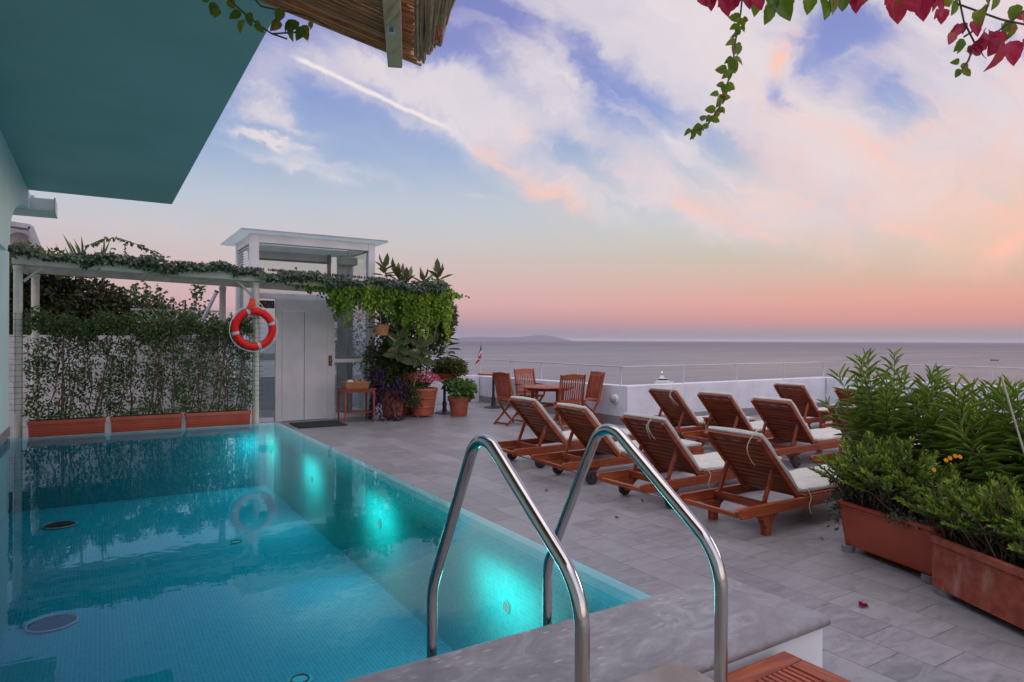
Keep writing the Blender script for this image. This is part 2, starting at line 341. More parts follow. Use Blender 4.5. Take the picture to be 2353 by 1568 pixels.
M['ivy'] = leafmat('ivy_leaf', [(0, (0.0225, 0.04813, 0.0255)), (.4, (0.04375, 0.08525, 0.04462)), (.75, (0.08125, 0.1375, 0.07969)), (.93, (0.15, 0.2063, 0.1275)), (1, (0.125, 0.04813, 0.03188))], .1)
M['jas'] = leafmat('jasmine_leaf', [(0, (0.02046, 0.04774, 0.01674)), (.45, (0.05115, 0.1023, 0.03069)), (.8, (0.09378, 0.1705, 0.04883)), (.95, (0.1705, 0.2387, 0.06975)), (1, (0.3751, 0.1364, 0.04185))])
M['grass'] = leafmat('soil_cover_leaf', [(0, (.02, .05, .01)), (1, (.10, .17, .03))])
M['bright'] = leafmat('creeper_leaf', [(0, (0.05176, 0.1065, 0.00828)), (.4, (0.1207, 0.2433, 0.01553)), (.8, (0.2587, 0.4258, 0.02588)), (1, (0.4484, 0.5475, 0.0414))], .35)
M['fic'] = leafmat('rubber_plant_leaf', [(0, (0.035, 0.056, 0.0252)), (.45, (0.07, 0.119, 0.042)), (.72, (0.126, 0.168, 0.07)), (.88, (0.14, 0.077, 0.049)), (1, (0.182, 0.042, 0.042))], .12, .3)
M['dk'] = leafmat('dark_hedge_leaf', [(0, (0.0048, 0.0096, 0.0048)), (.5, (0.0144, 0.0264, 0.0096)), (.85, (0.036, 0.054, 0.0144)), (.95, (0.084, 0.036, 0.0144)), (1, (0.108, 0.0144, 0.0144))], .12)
M['purp'] = leafmat('purple_leaf', [(0, (.02, .013, .028)), (.5, (.05, .03, .065)), (1, (.11, .07, .13))], .1, .5, (.1, .03, .12))
M['box'] = leafmat('olive_shrub_leaf', [(0, (0.026, 0.039, 0.0104)), (.5, (0.078, 0.091, 0.0208)), (.85, (0.156, 0.13, 0.0325)), (1, (0.208, 0.091, 0.039))])
M['green'] = leafmat('pot_plant_leaf', [(0, (0.028, 0.07, 0.0168)), (.5, (0.07, 0.168, 0.035)), (1, (0.154, 0.294, 0.07))])
M['pinkf'] = leafmat('pink_petal', [(0, (.50, .04, .11)), (.5, (.66, .12, .20)), (1, (.78, .38, .42))], .3, .6, (.6, .1, .2))
M['yel'] = leafmat('yellow_petal', [(0, (.80, .28, .005)), (1, (.88, .50, .01))], .3, .6, (.7, .4, 0))
M['ole'] = leafmat('oleander_leaf', [(0, (0.04933, 0.1029, 0.01496)), (.45, (0.1439, 0.25, 0.03292)), (.8, (0.2674, 0.4117, 0.05237)), (1, (0.5345, 0.6175, 0.08977))], .22, .36)
M['eur'] = leafmat('daisy_bush_leaf', [(0, (0.0494, 0.08133, 0.01163)), (.45, (0.1482, 0.2415, 0.02616)), (.8, (0.2964, 0.4321, 0.0436)), (.95, (0.527, 0.61, 0.07267)), (1, (0.3952, 0.1271, 0.0436))], .25)
M['dry'] = leafmat('dry_leaf', [(0, (.11, .08, .07)), (1, (.16, .10, .07))], .1, .8)
M['vg'] = leafmat('creeper_green_leaf', [(0, (.05, .12, .008)), (.6, (.12, .21, .012)), (.9, (.24, .25, .02)), (1, (.34, .10, .03))], .35, .4)
M['vr'] = leafmat('creeper_red_leaf', [(0, (.20, .006, .03)), (.5, (.47, .022, .08)), (.85, (.62, .06, .12)), (1, (.34, .13, .03))], .35, .35, (.42, .03, .05))
LAMP = 7.
# ================================================================ setting: deck, pool, sea
PX0, PX1, PY0, PY1, WZ, FZ = -.97, 2.33, 2.38, 10.45, .236, -.66
def deckmat(t):
    v = t.map(oc(t), (1, 1, 1), (0, 0, PI/2), (.03, .115, 0))
    b = t.n.new('ShaderNodeTexBrick'); t.put(b.inputs['Vector'], v); b.offset = .37; b.squash = .62; b.squash_frequency = 3
    for k, x in (('Scale', 1.), ('Brick Width', .56), ('Row Height', .283), ('Mortar Size', .0022), ('Mortar Smooth', .3), ('Bias', 0.)): b.inputs[k].default_value = x
    b.inputs['Color1'].default_value = (.0, .0, .0, 1); b.inputs['Color2'].default_value = (1, 1, 1, 1); b.inputs['Mortar'].default_value = (.5, .5, .5, 1)
    # veins run a different way in every slab
    rv = t.vm('ADD', t.map(oc(t), (1.1, 3.2, 1), (0, 0, .5)), t.vm('MULTIPLY', b.outputs[0], (37., 19., 5.)))
    vein = t.noise(rv, 3.2, 9, .68, 1.6); fine = t.noise(oc(t), 55, 4); blot = t.noise(oc(t), .55, 5, .6)
    base = t.mix(b.outputs[0], (.19, .187, .188), (.285, .28, .28))
    base = t.mix(t.step(vein, .40, .70), base, t.mix(.5, base, (.37, .362, .362)))
    base = t.mix(t.m('MULTIPLY', t.step(vein, .48, .30), .5), base, (.12, .117, .12))
    base = t.mix(t.m('MULTIPLY', t.step(blot, .35, .7), .35), base, (.17, .16, .155))
    base = t.mix(t.m('MULTIPLY', fine, .12), base, (.12, .12, .12))
    col = t.mix(b.outputs[1], base, (.085, .072, .065))
    rg = t.m('ADD', .33, t.m('MULTIPLY', vein, .25))
    h = t.m('SUBTRACT', t.m('MULTIPLY', vein, .15), b.outputs[1])
    return principled(t, Base_Color=col, Roughness=rg, Normal=t.bump(h, .35, .003), Specular_IOR_Level=.45)
M['deck'] = mat('stone_paving', deckmat)
def marble(t):
    v = t.map(oc(t), (1., 1.6, 1.2), (0, 0, .35)); n1 = t.noise(v, 3.6, 9, .7, 2.2)
    vo = t.node('ShaderNodeTexVoronoi', {'Vector': t.vm('ADD', t.map(oc(t), (9, 22, 14)), t.vm('SCALE', t.noise(oc(t), 6, 4, .6, 0, 1), None)), 'Scale': 1.1}, 0)
    c = t.ramp(n1, [(.26, (.14, .137, .14)), (.46, (.215, .21, .213)), (.62, (.30, .295, .298)), (.8, (.43, .425, .43))])
    c = t.mix(t.m('MULTIPLY', t.step(vo, .28, .05), t.step(t.noise(oc(t), 2.1, 3), .40, .55, 0, .85)), c, (.44, .43, .435))
    c = t.mix(t.m('MULTIPLY', t.step(t.noise(v, 1.3, 6, .65, 1.), .45, .62), .45), c, (.16, .15, .155))
    return principled(t, Base_Color=c, Roughness=t.m('ADD', .3, t.m('MULTIPLY', n1, .25)), Normal=t.bump(n1, .1, .004))
M['marble'] = mat('grey_marble', marble)
M['brownstone'] = plain('weathered_stone', (.22, .175, .15), .55, (.30, .27, .25), 5, .15)
def tiles(name, c1, c2, grout, sc):
    def fn(t):
        o = oc(t)
        def line(s, i):
            x = t.node('ShaderNodeSeparateXYZ', {0: o}, i); f = t.m('FRACT', t.m('MULTIPLY', x, s))
            return t.m('LESS_THAN', f, .10)
        n = t.node('ShaderNodeNewGeometry', out=1); ab = t.vm('ABSOLUTE', n)
        nx, ny, nz = (t.node('ShaderNodeSeparateXYZ', {0: ab}, i) for i in range(3))
        lx, ly, lz = (line(sc, i) for i in range(3))
        g = t.m('MAXIMUM', t.m('MAXIMUM', t.m('MULTIPLY', lx, t.m('LESS_THAN', nx, .7)), t.m('MULTIPLY', ly, t.m('LESS_THAN', ny, .7))), t.m('MULTIPLY', lz, t.m('LESS_THAN', nz, .7)))
        cell = t.vm('FLOOR', t.vm('SCALE', o, None)); cell.node.inputs[0].links[0].from_node.inputs['Scale'].default_value = sc
        wn = t.node('ShaderNodeTexWhiteNoise', {0: cell}, 0)
        c = t.mix(wn, c1, c2); c = t.mix(g, c, grout)
        return principled(t, Base_Color=c, Roughness=.5, Specular_IOR_Level=.0)
    return mat(name, fn)
M['pfloor'] = tiles('blue_mosaic', (.0, .255, .365), (.001, .32, .445), (.06, .43, .47), 36)
M['pwall'] = tiles('turquoise_mosaic', (.015, .46, .48), (.03, .54, .55), (.06, .58, .59), 36)
deck = MB(); G = [-60, PX0-.02, PX1+.02, 14.3]; 
deck.quad((PX1, -12, 0), (14, -12, 0), (14, 8.9, 0), (PX1, 8.9, 0)); deck.quad((PX1, 8.9, 0), (8.1, 8.9, 0), (8.1, 14.4, 0), (PX1, 14.4, 0))
deck.quad((-9, PY1, 0), (PX1, PY1, 0), (PX1, 14.4, 0), (-9, 14.4, 0)); deck.quad((-9, -12, 0), (PX1, -12, 0), (PX1, PY0-.6, 0), (-9, PY0-.6, 0))
tag(deck.build('terrace_floor', M['deck']), kind='structure')
cl = MB().box(-12, 14.3, -14, 14.2, -29.5, -.5)
lower = MB().box(PX1+.5, 14.2, -13, 8.8, -30.2, -.03)._add([], [])
tag(lower.build('cliff_terrace_base', plain('cliff_rock', (.22, .2, .18), .9, (.12, .11, .1), 1.5, .5)), kind='structure')
# pool basin: floor, walls with a sloping overflow lip on the far and the right side
fl = MB().quad((PX0+.01, PY0-.25, FZ), (PX0+.01, PY0-.25, .2), (PX0+.01, PY1, .2), (PX0+.01, PY1, FZ)).quad((PX0, PY0-.2, FZ), (PX1, PY0-.2, FZ), (PX1, PY1, FZ), (PX0, PY1, FZ))
tag(fl.build('pool_floor', M['pfloor']), kind='structure')
ix, iy = PX1-.22, PY1-.2; lz = WZ-.004; iz = WZ-.17
pw = MB(); lip = [(0, 0, FZ), (0, 0, iz-.25)]+[(.22*(1-math.cos(a)), .2*(1-math.cos(a)), iz+(lz-iz)*math.sin(a)) for a in np.linspace(0, PI/2, 12)]
n = len(lip); pw._add([(ix+a, PY0-.25, z) for a, b, z in lip]+[(ix+a, iy+b, z) for a, b, z in lip], [(k, n+k, n+k+1, k+1) for k in range(n-5)])
for k0, k1, nm, cc in ((n-5, n-3, 'pool_edge_tiles', (.16, .53, .53)), (n-3, n-1, 'pool_overflow_lip', (.44, .64, .62))):
    lm = MB()
    for k in range(k0, k1):
        (a, b, z), (a2_, b2_, z2_) = lip[k], lip[k+1]
        lm.quad((ix+a, PY0-.25, z), (ix+a, iy+b, z), (ix+a2_, iy+b2_, z2_), (ix+a2_, PY0-.25, z2_)); lm.quad((PX0+.01, iy+b, z), (ix+a, iy+b, z), (ix+a2_, iy+b2_, z2_), (PX0+.01, iy+b2_, z2_))
    tag(lm.build(nm, tiles(nm, cc, tuple(x*1.08 for x in cc), tuple(x*.9 for x in cc), 36), None, 60), kind='structure')
pw.quad((PX0, PY0-.25, FZ), (PX0, PY0-.25, .19), (PX1, PY0-.25, .19), (PX1, PY0-.25, FZ))
tag(pw.build('pool_walls', M['pwall'], None, 60), kind='structure')
pf = MB()._add([(PX0+.01, iy+b, z) for a, b, z in lip]+[(ix+a, iy+b, z) for a, b, z in lip], [(k, k+1, n+k+1, n+k) for k in range(n-5)])
tag(pf.build('pool_far_wall', M['pfloor'], None, 60), kind='structure')
po = MB().quad((PX1, PY0, 0), (PX1, PY1, 0), (PX1, PY1, lz-.001), (PX1, PY0, lz-.001)).quad((PX0, PY1, 0), (PX1, PY1, 0), (PX1, PY1, lz-.001), (PX0, PY1, lz-.001))
tag(po.build('pool_outer_wall', M['marble']), kind='structure')
def water(t):
    o = oc(t); n1 = t.noise(t.map(o, (1, 1.2, 1)), 3.2, 3, .5); n2 = t.noise(o, 11, 2, .5)
    h = t.m('ADD', t.m('MULTIPLY', n1, .8), t.m('MULTIPLY', n2, .28))
    nb = t.bump(h, .16, .0075)
    fr = t.node('ShaderNodeFresnel', {'IOR': 1.33, 'Normal': nb})
    return t.node('ShaderNodeMixShader', {0: fr, 1: t.node('ShaderNodeBsdfTransparent', {0: (.78, .95, .96, 1)}), 2: t.node('ShaderNodeBsdfGlossy', {'Roughness': .012, 'Normal': nb, 'Color': (.72, .93, 1, 1)})})
M['water'] = mat('pool_water', water)
tag(MB().quad((PX0, PY0-.2, WZ), (PX1, PY0-.2, WZ), (PX1, PY1, WZ), (PX0, PY1, WZ)).build('pool_water', M['water']), kind='structure')
def sea(t):
    o = oc(t)
    s = t.noise(t.map(o, (.0016, .007, 1), (0, 0, -yaw)), 1., 5, .6, .4)
    s2 = t.noise(t.map(o, (.012, .05, 1), (0, 0, -yaw)), 1., 5, .65)
    n = t.noise(t.map(o, (.10, .14, 1), (0, 0, -yaw)), 1., 7, .75)
    nb = t.bump(n, .7, .9)
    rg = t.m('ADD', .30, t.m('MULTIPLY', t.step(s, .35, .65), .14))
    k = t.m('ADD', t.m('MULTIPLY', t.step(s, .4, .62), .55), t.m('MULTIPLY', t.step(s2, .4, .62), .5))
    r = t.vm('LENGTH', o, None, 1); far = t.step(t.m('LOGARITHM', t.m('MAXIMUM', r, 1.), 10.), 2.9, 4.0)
    col = t.mix(k, (.11, .107, .118), (.19, .172, .174)); col = t.mix(t.m('MULTIPLY', far, .75), col, (.075, .072, .10))  # darker reflection of distant waves put into the base colour
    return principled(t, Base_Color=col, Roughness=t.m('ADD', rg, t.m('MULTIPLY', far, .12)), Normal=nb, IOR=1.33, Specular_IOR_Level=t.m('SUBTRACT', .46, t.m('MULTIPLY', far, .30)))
M['sea'] = mat('sea_water', sea)
sm = MB(); rr = [0, 60, 200, 600, 2000, 6000, 20000, 70000]; ns = 64
for i in range(len(rr)-1):
    for k in range(ns):
        a, b = 2*PI*k/ns, 2*PI*(k+1)/ns
        sm.quad(*[(r*math.cos(x), r*math.sin(x), -30) for r, x in ((rr[i], a), (rr[i+1], a), (rr[i+1], b), (rr[i], b))][:4] if i else [(0, 0, -30), (rr[1]*math.cos(a), rr[1]*math.sin(a), -30), (rr[1]*math.cos(b), rr[1]*math.sin(b), -30)])
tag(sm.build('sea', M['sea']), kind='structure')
# far islands
def island(name, prof, d):
    mb = MB(); n = len(prof); pts = []
    for u, v in prof: pts.append(atd(u, v, d))
    for i in range(n-1):
        a, b = pts[i], pts[i+1]; a0, b0 = Vector((a.x, a.y, -31)), Vector((b.x, b.y, -31)); k = FW*600; k.z = 0
        mb.quad(a0, b0, b, a); mb.quad(a, b, b0+k*1.2, a0+k*1.2)
    return tag(mb.build(name, M['isl'], None), kind='structure')
M['isl'] = plain('hazed_island_rock', (.34, .32, .38), .95, (.32, .30, .36), .001, spec=0)  # distance haze partly put into this pale island colour
island('island_hills', [(1040, 781), (1060, 776), (1100, 773.5), (1150, 775.5), (1190, 775), (1225, 771.5), (1250, 770.5), (1275, 774), (1300, 780), (1312, 782)], 15000)
# ---------------------------------------------------------------- pool fittings
for i, y in enumerate((9.88, 7.74, 5.56, 3.42)):
    wh = ('nearest the lift', 'second from the lift', 'second from the hand rails', 'nearest the steel hand rails')[i]
    t = thing('pool_light', (ix, y, -.12), 'round underwater light glowing turquoise in the right pool wall, %s' % wh, 'pool light', 'lights in the right pool wall')
    MB().lathe([(.03, 0), (.04, -.004), (.04, -.008), (.0, -.008)], (ix, y, -.12), 20, 'x').build('rim', M['pwall'], t, 40)
    if 'lens' not in M:
        M['lens'] = mat('lamp_lens', lambda t: t.node('ShaderNodeEmission', {'Color': (.35, 1, .92, 1), 'Strength': .45}))
    MB().lathe([(.0, -.010), (.033, -.0095), (.033, -.0085), (0, -.0085)], (ix, y, -.12), 20, 'x').build('lens', M['lens'], t)
    for dy, k in ((-.24, .28), (0, .44), (.24, .28)):
        l = bpy.data.lights.new('pool_lamp', 'POINT'); l.energy = LAMP*k; l.color = (.28, 1, .93); l.shadow_soft_size = .10
        lo = bpy.data.objects.new('pool_lamp', l); COL.objects.link(lo); lo.location = (ix-.22, y+dy, -.04)
def disc(name, c, r, mt, label, cat, grp):
    o = thing(name, (c[0], c[1], FZ), label, cat, grp)
    MB().lathe([(r, .0), (r, .012), (r*.86, .02), (0, .02)], (c[0], c[1], FZ), 28).build('cover', mt, o, 40)
    MB().lathe([(r*1.02, .001), (r*1.08, .016), (r*1.02, .022), (r*.97, .012)], (c[0], c[1], FZ), 28).build('rim', M['grey'], o, 40)
disc('pool_drain', (-.37, 9.22), .16, M['black'], 'black round drain cover on the pool floor, the far one by the left wall', 'drain', 'black drains on the pool floor')
disc('pool_drain', (-.29, 6.07), .16, M['black'], 'black round drain cover on the pool floor, the near one reflecting the sky', 'drain', 'black drains on the pool floor')
for c, l in (((1.25, 7.5), 'farther'), ((1.09, 4.26), 'nearer')):
    o = thing('pool_inlet', (c[0], c[1], FZ), 'small pale ring inlet on the pool floor, the %s of two' % l, 'inlet', 'ring inlets on the pool floor')
    MB().lathe([(.075, 0), (.075, .006), (0, .006)], (c[0], c[1], FZ), 24).build('plate', M['pwall'], o)
    mb = MB(); mb.tube([(c[0]+.055*math.cos(a), c[1]+.055*math.sin(a), FZ+.01) for a in np.linspace(0, 2*PI, 25)[:-1]], .006, 6, True); mb.build('ring', M['dark'], o, 60)
# coping ledge with bullnose, weathered slab, teak step
t = thing('pool_ledge', (0, 2.08, 0), 'grey marble coping ledge along the near end of the pool', 'ledge')
MB().box(PX0-1.5, 2.80, 1.80, 2.13, 0, .2).build('wall', M['wallpaint'], t)
e = .025; prof = [(2.38, .2), (2.38, .25)]+[(1.775+e-e*math.sin(a)*1.0, .225+e*math.cos(a)) for a in np.linspace(0, PI, 9)]+[]
mb = MB(); mb.prism(prof, lambda a, b, tt: (tt, a, b), PX0-1.5, 2.83); mb.build('coping_slab', M['marble'], t, 40, .006)
t = thing('stone_step', (.6, 1, 0), 'weathered brownish stone slab at the foot of the hand rails', 'step')
MB().box(-1.6, 1.855, .2, 1.77, 0, .23).build('plinth', M['wallpaint'], t)
MB().box(-1.62, 1.87, .2, 1.79, .2525, .29).build('slab', M['brownstone'], t, 0, .006)
t = thing('wooden_step', (2.2, 1.3, 0), 'slatted teak step beside the stone slab and coping', 'step')
fr = MB()
X0, X1, Y0, Y1 = 1.885, 2.465, .95, 1.758
for y in (Y0, Y1-.09): MB().box(X0, X1, y, y+.09, .16, .192).build('end_board', M['tx'], t, 0, .006)
for x in (X0, X1-.085): MB().box(x, x+.085, Y0+.0905, Y1-.0905, .16, .192).build('side_board', M['ty'], t, 0, .006)
sl_ = MB(); n = 13; s0 = X0+.09; ww = (X1-.09-s0)/n
for i in range(n): sl_.box(s0+i*ww+.004, s0+(i+1)*ww-.004, Y0+.092, Y1-.092, .162, .189)
sl_.build('slats', M['ty'], t, 0, .003)
for x in (X0+.03, X1-.09):
    for y in (Y0+.05, Y1-.11): MB().box(x, x+.06, y, y+.06, 0, .1595).build('leg', M['tz'], t, 0, .004)
# handrails
def fillet(pts, rad, n=8):
    out = [Vector(pts[0])]
    for i in range(1, len(pts)-1):
        p, a, b = Vector(pts[i]), Vector(pts[i-1]), Vector(pts[i+1]); u, v = (a-p).normalized(), (b-p).normalized()
        r = rad[i-1]; ang = u.angle(v); k = r/math.tan(ang/2); c = p+(u+v).normalized()*(r/math.sin(ang/2)); s0, s1 = p+u*k-c, p+v*k-c
        th = s0.angle(s1)
        for j in range(n+1):
            f = j/n; out.append(c+(s0*math.sin((1-f)*th)+s1*math.sin(f*th))/math.sin(th))
    return out+[Vector(pts[-1])]
for x, l in ((1.145, 'left of the two, standing nearer the camera'), (1.713, 'right of the two, by the teak step')):
    t = thing('pool_handrail', (x, 1.46, .29), 'polished steel pool ladder hand rail, %s' % l, 'handrail', 'steel pool ladder hand rails')
    pts = [(x, 2.43, -.45), (x, 2.43, .50), (x, 2.045, 1.20), (x, 1.455, .80), (x, 1.455, .29)]
    MB().tube(fillet(pts, (.22, .115, .22), 14), .0215, 20).build('rail', M['chrome'], t, 60)
    MB().lathe([(.045, 0), (.045, .006), (.024, .012)], (x, 1.455, .2905), 24).build('flange', M['chrome'], t, 40)
# ================================================================ house on the left
M['aqua'] = plain('pool_glow_wall_paint', (.55, .76, .76), .6, (.50, .71, .71), 1.2, .1, bscale=60)  # aqua glow of the pool put into the wall colour
M['slabpaint'] = plain('pool_glow_soffit_paint', (.25, .44, .435), .6, (.22, .40, .395), .9, .1, bscale=60)  # teal light bounced off the pool put into the soffit colour
t = thing('house', (-1.1, 6, 0), 'house wall, pool light tinted into its colour, with a curved bracket and balcony slab overhead', 'house')
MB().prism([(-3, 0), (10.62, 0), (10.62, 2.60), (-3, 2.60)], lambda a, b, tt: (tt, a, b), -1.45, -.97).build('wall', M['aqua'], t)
XU = -.69; zs = atx(70, 447, XU).z
b0, b1, b2, b3 = (atx(u, v, XU) for u, v in ((17, 576), (23, 545), (79, 498), (70, 447)))
prof = [(-3, b0.z), (b0.y, b0.z), (b1.y, b1.z)]
for k in range(1, 17):
    a = PI/2*k/16; prof.append((b1.y+(b2.y-b1.y)*(1-math.cos(a)), b1.z+(b2.z-b1.z)*math.sin(a)))
prof += [(b2.y+.01, b2.z+.03), (b3.y, zs), (-3, zs)]
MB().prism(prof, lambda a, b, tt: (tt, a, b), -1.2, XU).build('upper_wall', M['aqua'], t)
MB().prism([(b2.y-.45, b2.z+.015), (b2.y+.05, b2.z+.03), (b2.y-.10, zs-.001), (b2.y-.55, zs-.001)], lambda a, b, tt: (tt, a, b), XU+.0005, XU+.035).build('bracket_edge', M['white'], t)
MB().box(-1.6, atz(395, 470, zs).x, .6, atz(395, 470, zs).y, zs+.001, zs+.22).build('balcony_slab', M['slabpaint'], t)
MB().box(-.9695, -.955, -3, 10.61, .25, .37).build('skirting', M['marble'], t)
ye = 9.6; q0, q1 = aty(80, 484, ye), aty(126, 456, ye)
MB().box(-1.6, q1.x, ye, ye+.5, q0.z, q0.z+.02).box(-1.6, q1.x, ye+.08, ye+.5, q0.z+.021, q1.z).build('eave', M['white'], t)
MB().box(q1.x-.008, q1.x+.006, ye-.01, ye+.5, q0.z-.003, q1.z+.004).build('eave_end_plate', M['white'], t)
# neighbouring house far left
t = thing('neighbour_house', (-5, 23, 0), 'distant white house with an arched gable behind the white pergola', 'house')
yb = 22.
A = [aty(u, v, yb) for u, v in ((-40, 520), (24, 524), (71, 531), (86, 572))]
gz = lambda u, v: aty(u, v, yb)
poly = [(A[0].x, -1), (A[0].x, A[0].z-.1), (A[1].x, A[1].z), (A[2].x, A[2].z), (A[3].x+.05, A[3].z), (A[3].x+.05, -1)]
MB().prism(poly, lambda a, b, tt: (a, tt, b), yb, yb+5).build('wall', M['wallpaint'], t)
q = [gz(u, v) for u, v in ((-60, 515), (24, 522), (74, 530), (92, 575))]
rf = MB()
for a, b in zip(q[:-1], q[1:]): rf.beam((a.x, yb-.35, a.z+.02), (b.x, yb-.35, b.z+.02), .5, .12)
rf.build('roof', M['grey'], t)
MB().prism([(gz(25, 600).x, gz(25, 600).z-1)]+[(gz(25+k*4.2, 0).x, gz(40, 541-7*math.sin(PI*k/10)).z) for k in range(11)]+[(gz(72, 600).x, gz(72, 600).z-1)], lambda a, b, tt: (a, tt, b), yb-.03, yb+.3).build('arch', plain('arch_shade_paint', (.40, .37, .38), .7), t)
# ================================================================ low walls at the back, parapets, railings
t = thing('garden_wall', (0, 14, 0), 'pale rendered wall behind the climbing jasmine', 'wall')
MB().box(-6, 2.1, 14, 14.25, -.5, 1.56).build('wall_face', plain('pale_render', (.50, .49, .48), .8, (.38, .37, .36), 2.5, .3), t)
t = thing('parapet_wall', (8.1, 11.5, 0), 'white parapet beside the teak dining set, with a bulkhead lamp', 'wall', 'terrace parapets')
MB().prism([(8.86, -30), (14.2, -30), (14.2, .62), (8.86, .70)], lambda a, b, tt: (tt, a, b), 7.9, 8.12).build('wall_face', M['parapet'], t, 0, .01)
MB().box(7.888, 7.8999, 8.87, 14.1, .001, .15).build('skirting', M['skirt'], t)
t = thing('parapet_wall', (11, 8.8, 0), 'long white parapet behind the back rows of loungers', 'wall', 'terrace parapets')
MB().prism([(7.905, -30), (13.98, -30), (13.98, .70), (7.905, .70)], lambda a, b, tt: (a, tt, b), 8.8, 9.02).build('wall_face', M['parapet'], t, 0, .01)
MB().box(7.91, 13.76, 8.788, 8.7999, .001, .15).build('skirting', M['skirt'], t)
t = thing('parapet_wall', (13.9, 3, 0), 'parapet along the right side of the terrace behind the oleander', 'wall', 'terrace parapets')
MB().box(13.76, 13.975, -8, 8.786, -30, .70).build('wall_face', M['parapet'], t, 0, .01)
t = thing('parapet_wall', (6, 14.2, 0), 'parapet behind the plant pots and the round bar tables', 'wall', 'terrace parapets')
MB().box(4.9, 7.89, 14.1, 14.3, -30, .64).build('wall_face', M['parapet'], t, 0, .01)
def railing(label, top, posts, base, lamp=None):
    c = Vector(top[0]); t = thing('railing', (c.x, c.y, base), label, 'railing', 'thin white terrace railings')
    MB().tube(top, .013, 10).build('top_rail', M['rail'], t, 60)
    for x, y in posts: 
        MB().beam((x, y, base-.15), (x, y, 1.02), .024, .024, (0, 1, 0)).build('post', M['rail'], t)
railing('thin white railing above the parapet beside the dining set', [(8.0, 14.1, 1.03), (8.0, 8.95, 1.03)], [(8.0, y) for y in (12.84, 11.61, 10.37, 9.08)], .72)
railing('thin white railing above the long parapet behind the loungers', [(7.9, 8.9, 1.035), (13.84, 8.9, 1.035)], [(9.4, 8.9), (10.9, 8.9), (12.42, 8.9), (13.84, 8.9)], .72)
railing('thin white railing on the right parapet behind the oleander', [(13.86, 8.85, 1.035), (13.86, -6, 1.035)], [(13.86, y) for y in (7.2, 5.6, 4.0, 2.4)], .72)
railing('thin white railing behind the plant pots, ending at the flag', [(4.9, 14.2, 1.03), (7.98, 14.2, 1.03)], [(5.0, 14.2), (6.5, 14.2), (7.97, 14.2)], .66)
t = thing('bulkhead_lamp', (7.9, 9.08, .45), 'round white wall lamp low on the parapet corner', 'lamp')
MB().lathe([(.085, 0), (.085, -.03), (.075, -.05), (0, -.05)], (7.8995, 9.1, .45), 24, 'x').build('housing', M['white'], t, 40)
MB().lathe([(.07, -.051), (.062, -.085), (.03, -.105), (0, -.108)], (7.8995, 9.1, .45), 24, 'x').build('diffuser', plain('frosted_glass', (.34, .34, .34), .25), t, 50)
# flag
t = thing('flag', (8.05, 14.3, .6), 'limp green white and red flag on a pole at the parapet corner', 'flag')
MB().tube([(8.10, 14.3, .6), (8.09, 14.3, 1.46)], .007, 8).build('pole', M['rail'], t, 60)
def flagpart(name, f0, f1, mt):
    mb = MB()
    for i in range(8):
        for j in range(3):
            def pt(a, b):
                zf = f0+(f1-f0)*b; s = math.sin(a*9+b*2)*.03*(.4+zf)
                return (8.08-.02-.20*a*(.3+.8*zf), 14.3-.02*a+s*.5+.015*math.sin(b*5+a*12), 1.44-.42*zf-.16*a*a-.05*a)
            mb.quad(pt(i/8, j/3), pt((i+1)/8, j/3), pt((i+1)/8, (j+1)/3), pt(i/8, (j+1)/3))
    mb.build(name, mt, t, 60)
flagpart('green_band', 0, .45, plain('flag_green', (.01, .16, .10), .8)); flagpart('white_band', .45, .62, M['white']); flagpart('red_band', .62, 1, plain('flag_red', (.55, .03, .03), .8))
# boats
def tr(mb, org, hd):
    c, s = math.cos(hd), math.sin(hd); mb.v = [(org[0]+x*c-y*s, org[1]+x*s+y*c, org[2]+z) for x, y, z in mb.v]; return mb
o = atz(1526, 884, -30); d0 = math.atan2(RT.y, RT.x)
t = thing('motor_yacht', o, 'white motor yacht with a dark cabin window on the water', 'yacht')
S_ = (o-EYE).length/560
def hull(L, B, h): return [(L*.5, 0), (L*.3, B*.42), (-L*.1, B*.5), (-L*.5, B*.42), (-L*.5, -B*.42), (-L*.1, -B*.5), (L*.3, -B*.42)]
def slab(L, B, z0, z1, dx=0, k=1.):
    mb = MB(); P_ = hull(L, B, 0); n = len(P_); mb._add([(x*.96+dx, y*.9, z0) for x, y in P_]+[(x*k+dx, y*k, z1) for x, y in P_], [tuple(range(n-1, -1, -1)), tuple(range(n, 2*n))]+[(i, (i+1) % n, n+(i+1) % n, n+i) for i in range(n)]); return mb
for nm, mb, mt in (('hull', slab(20, 5.6, 0, 2.6), M['white']), ('cabin', slab(12, 4.6, 2.61, 4.0, -1, .9), M['white']), ('window', slab(10.2, 4.3, 4.01, 5.2, -.6, .92), M['black']), ('flybridge', slab(10.5, 4.4, 5.21, 5.7, -1, .95), M['white']), ('radar_arch', slab(5, 3.2, 5.71, 8.2, -2, .45), M['white'])):
    mb.v = [(x*.8, y*.8, z*.8) for x, y, z in mb.v]; tr(mb, o, d0+.25).build(nm, mt, t)
tr(MB().beam((-1.6, 0, 6.57), (-1.6, 0, 8.6), .3, .3), o, d0+.25).build('mast', M['grey'], t)
tr(MB().lathe([(0, 0), (.3, .2), (.3, .5), (0, .7)], (-1.6, 0, 8.62), 10), o, d0+.25).build('masthead_light', mat('masthead_lamp', lambda t: t.node('ShaderNodeEmission', {'Color': (1, .55, .2, 1), 'Strength': 4.})), t)
o = atz(2285, 829, -30); t = thing('small_boat', o, 'small dark open boat far out on the sea', 'boat')
tr(slab(13, 4, 0, 1.6), o, d0+2.9).build('hull', M['dark'], t); tr(slab(4, 2.5, 1.61, 3.2, -1, .8), o, d0+2.9).build('cabin', M['grey'], t)
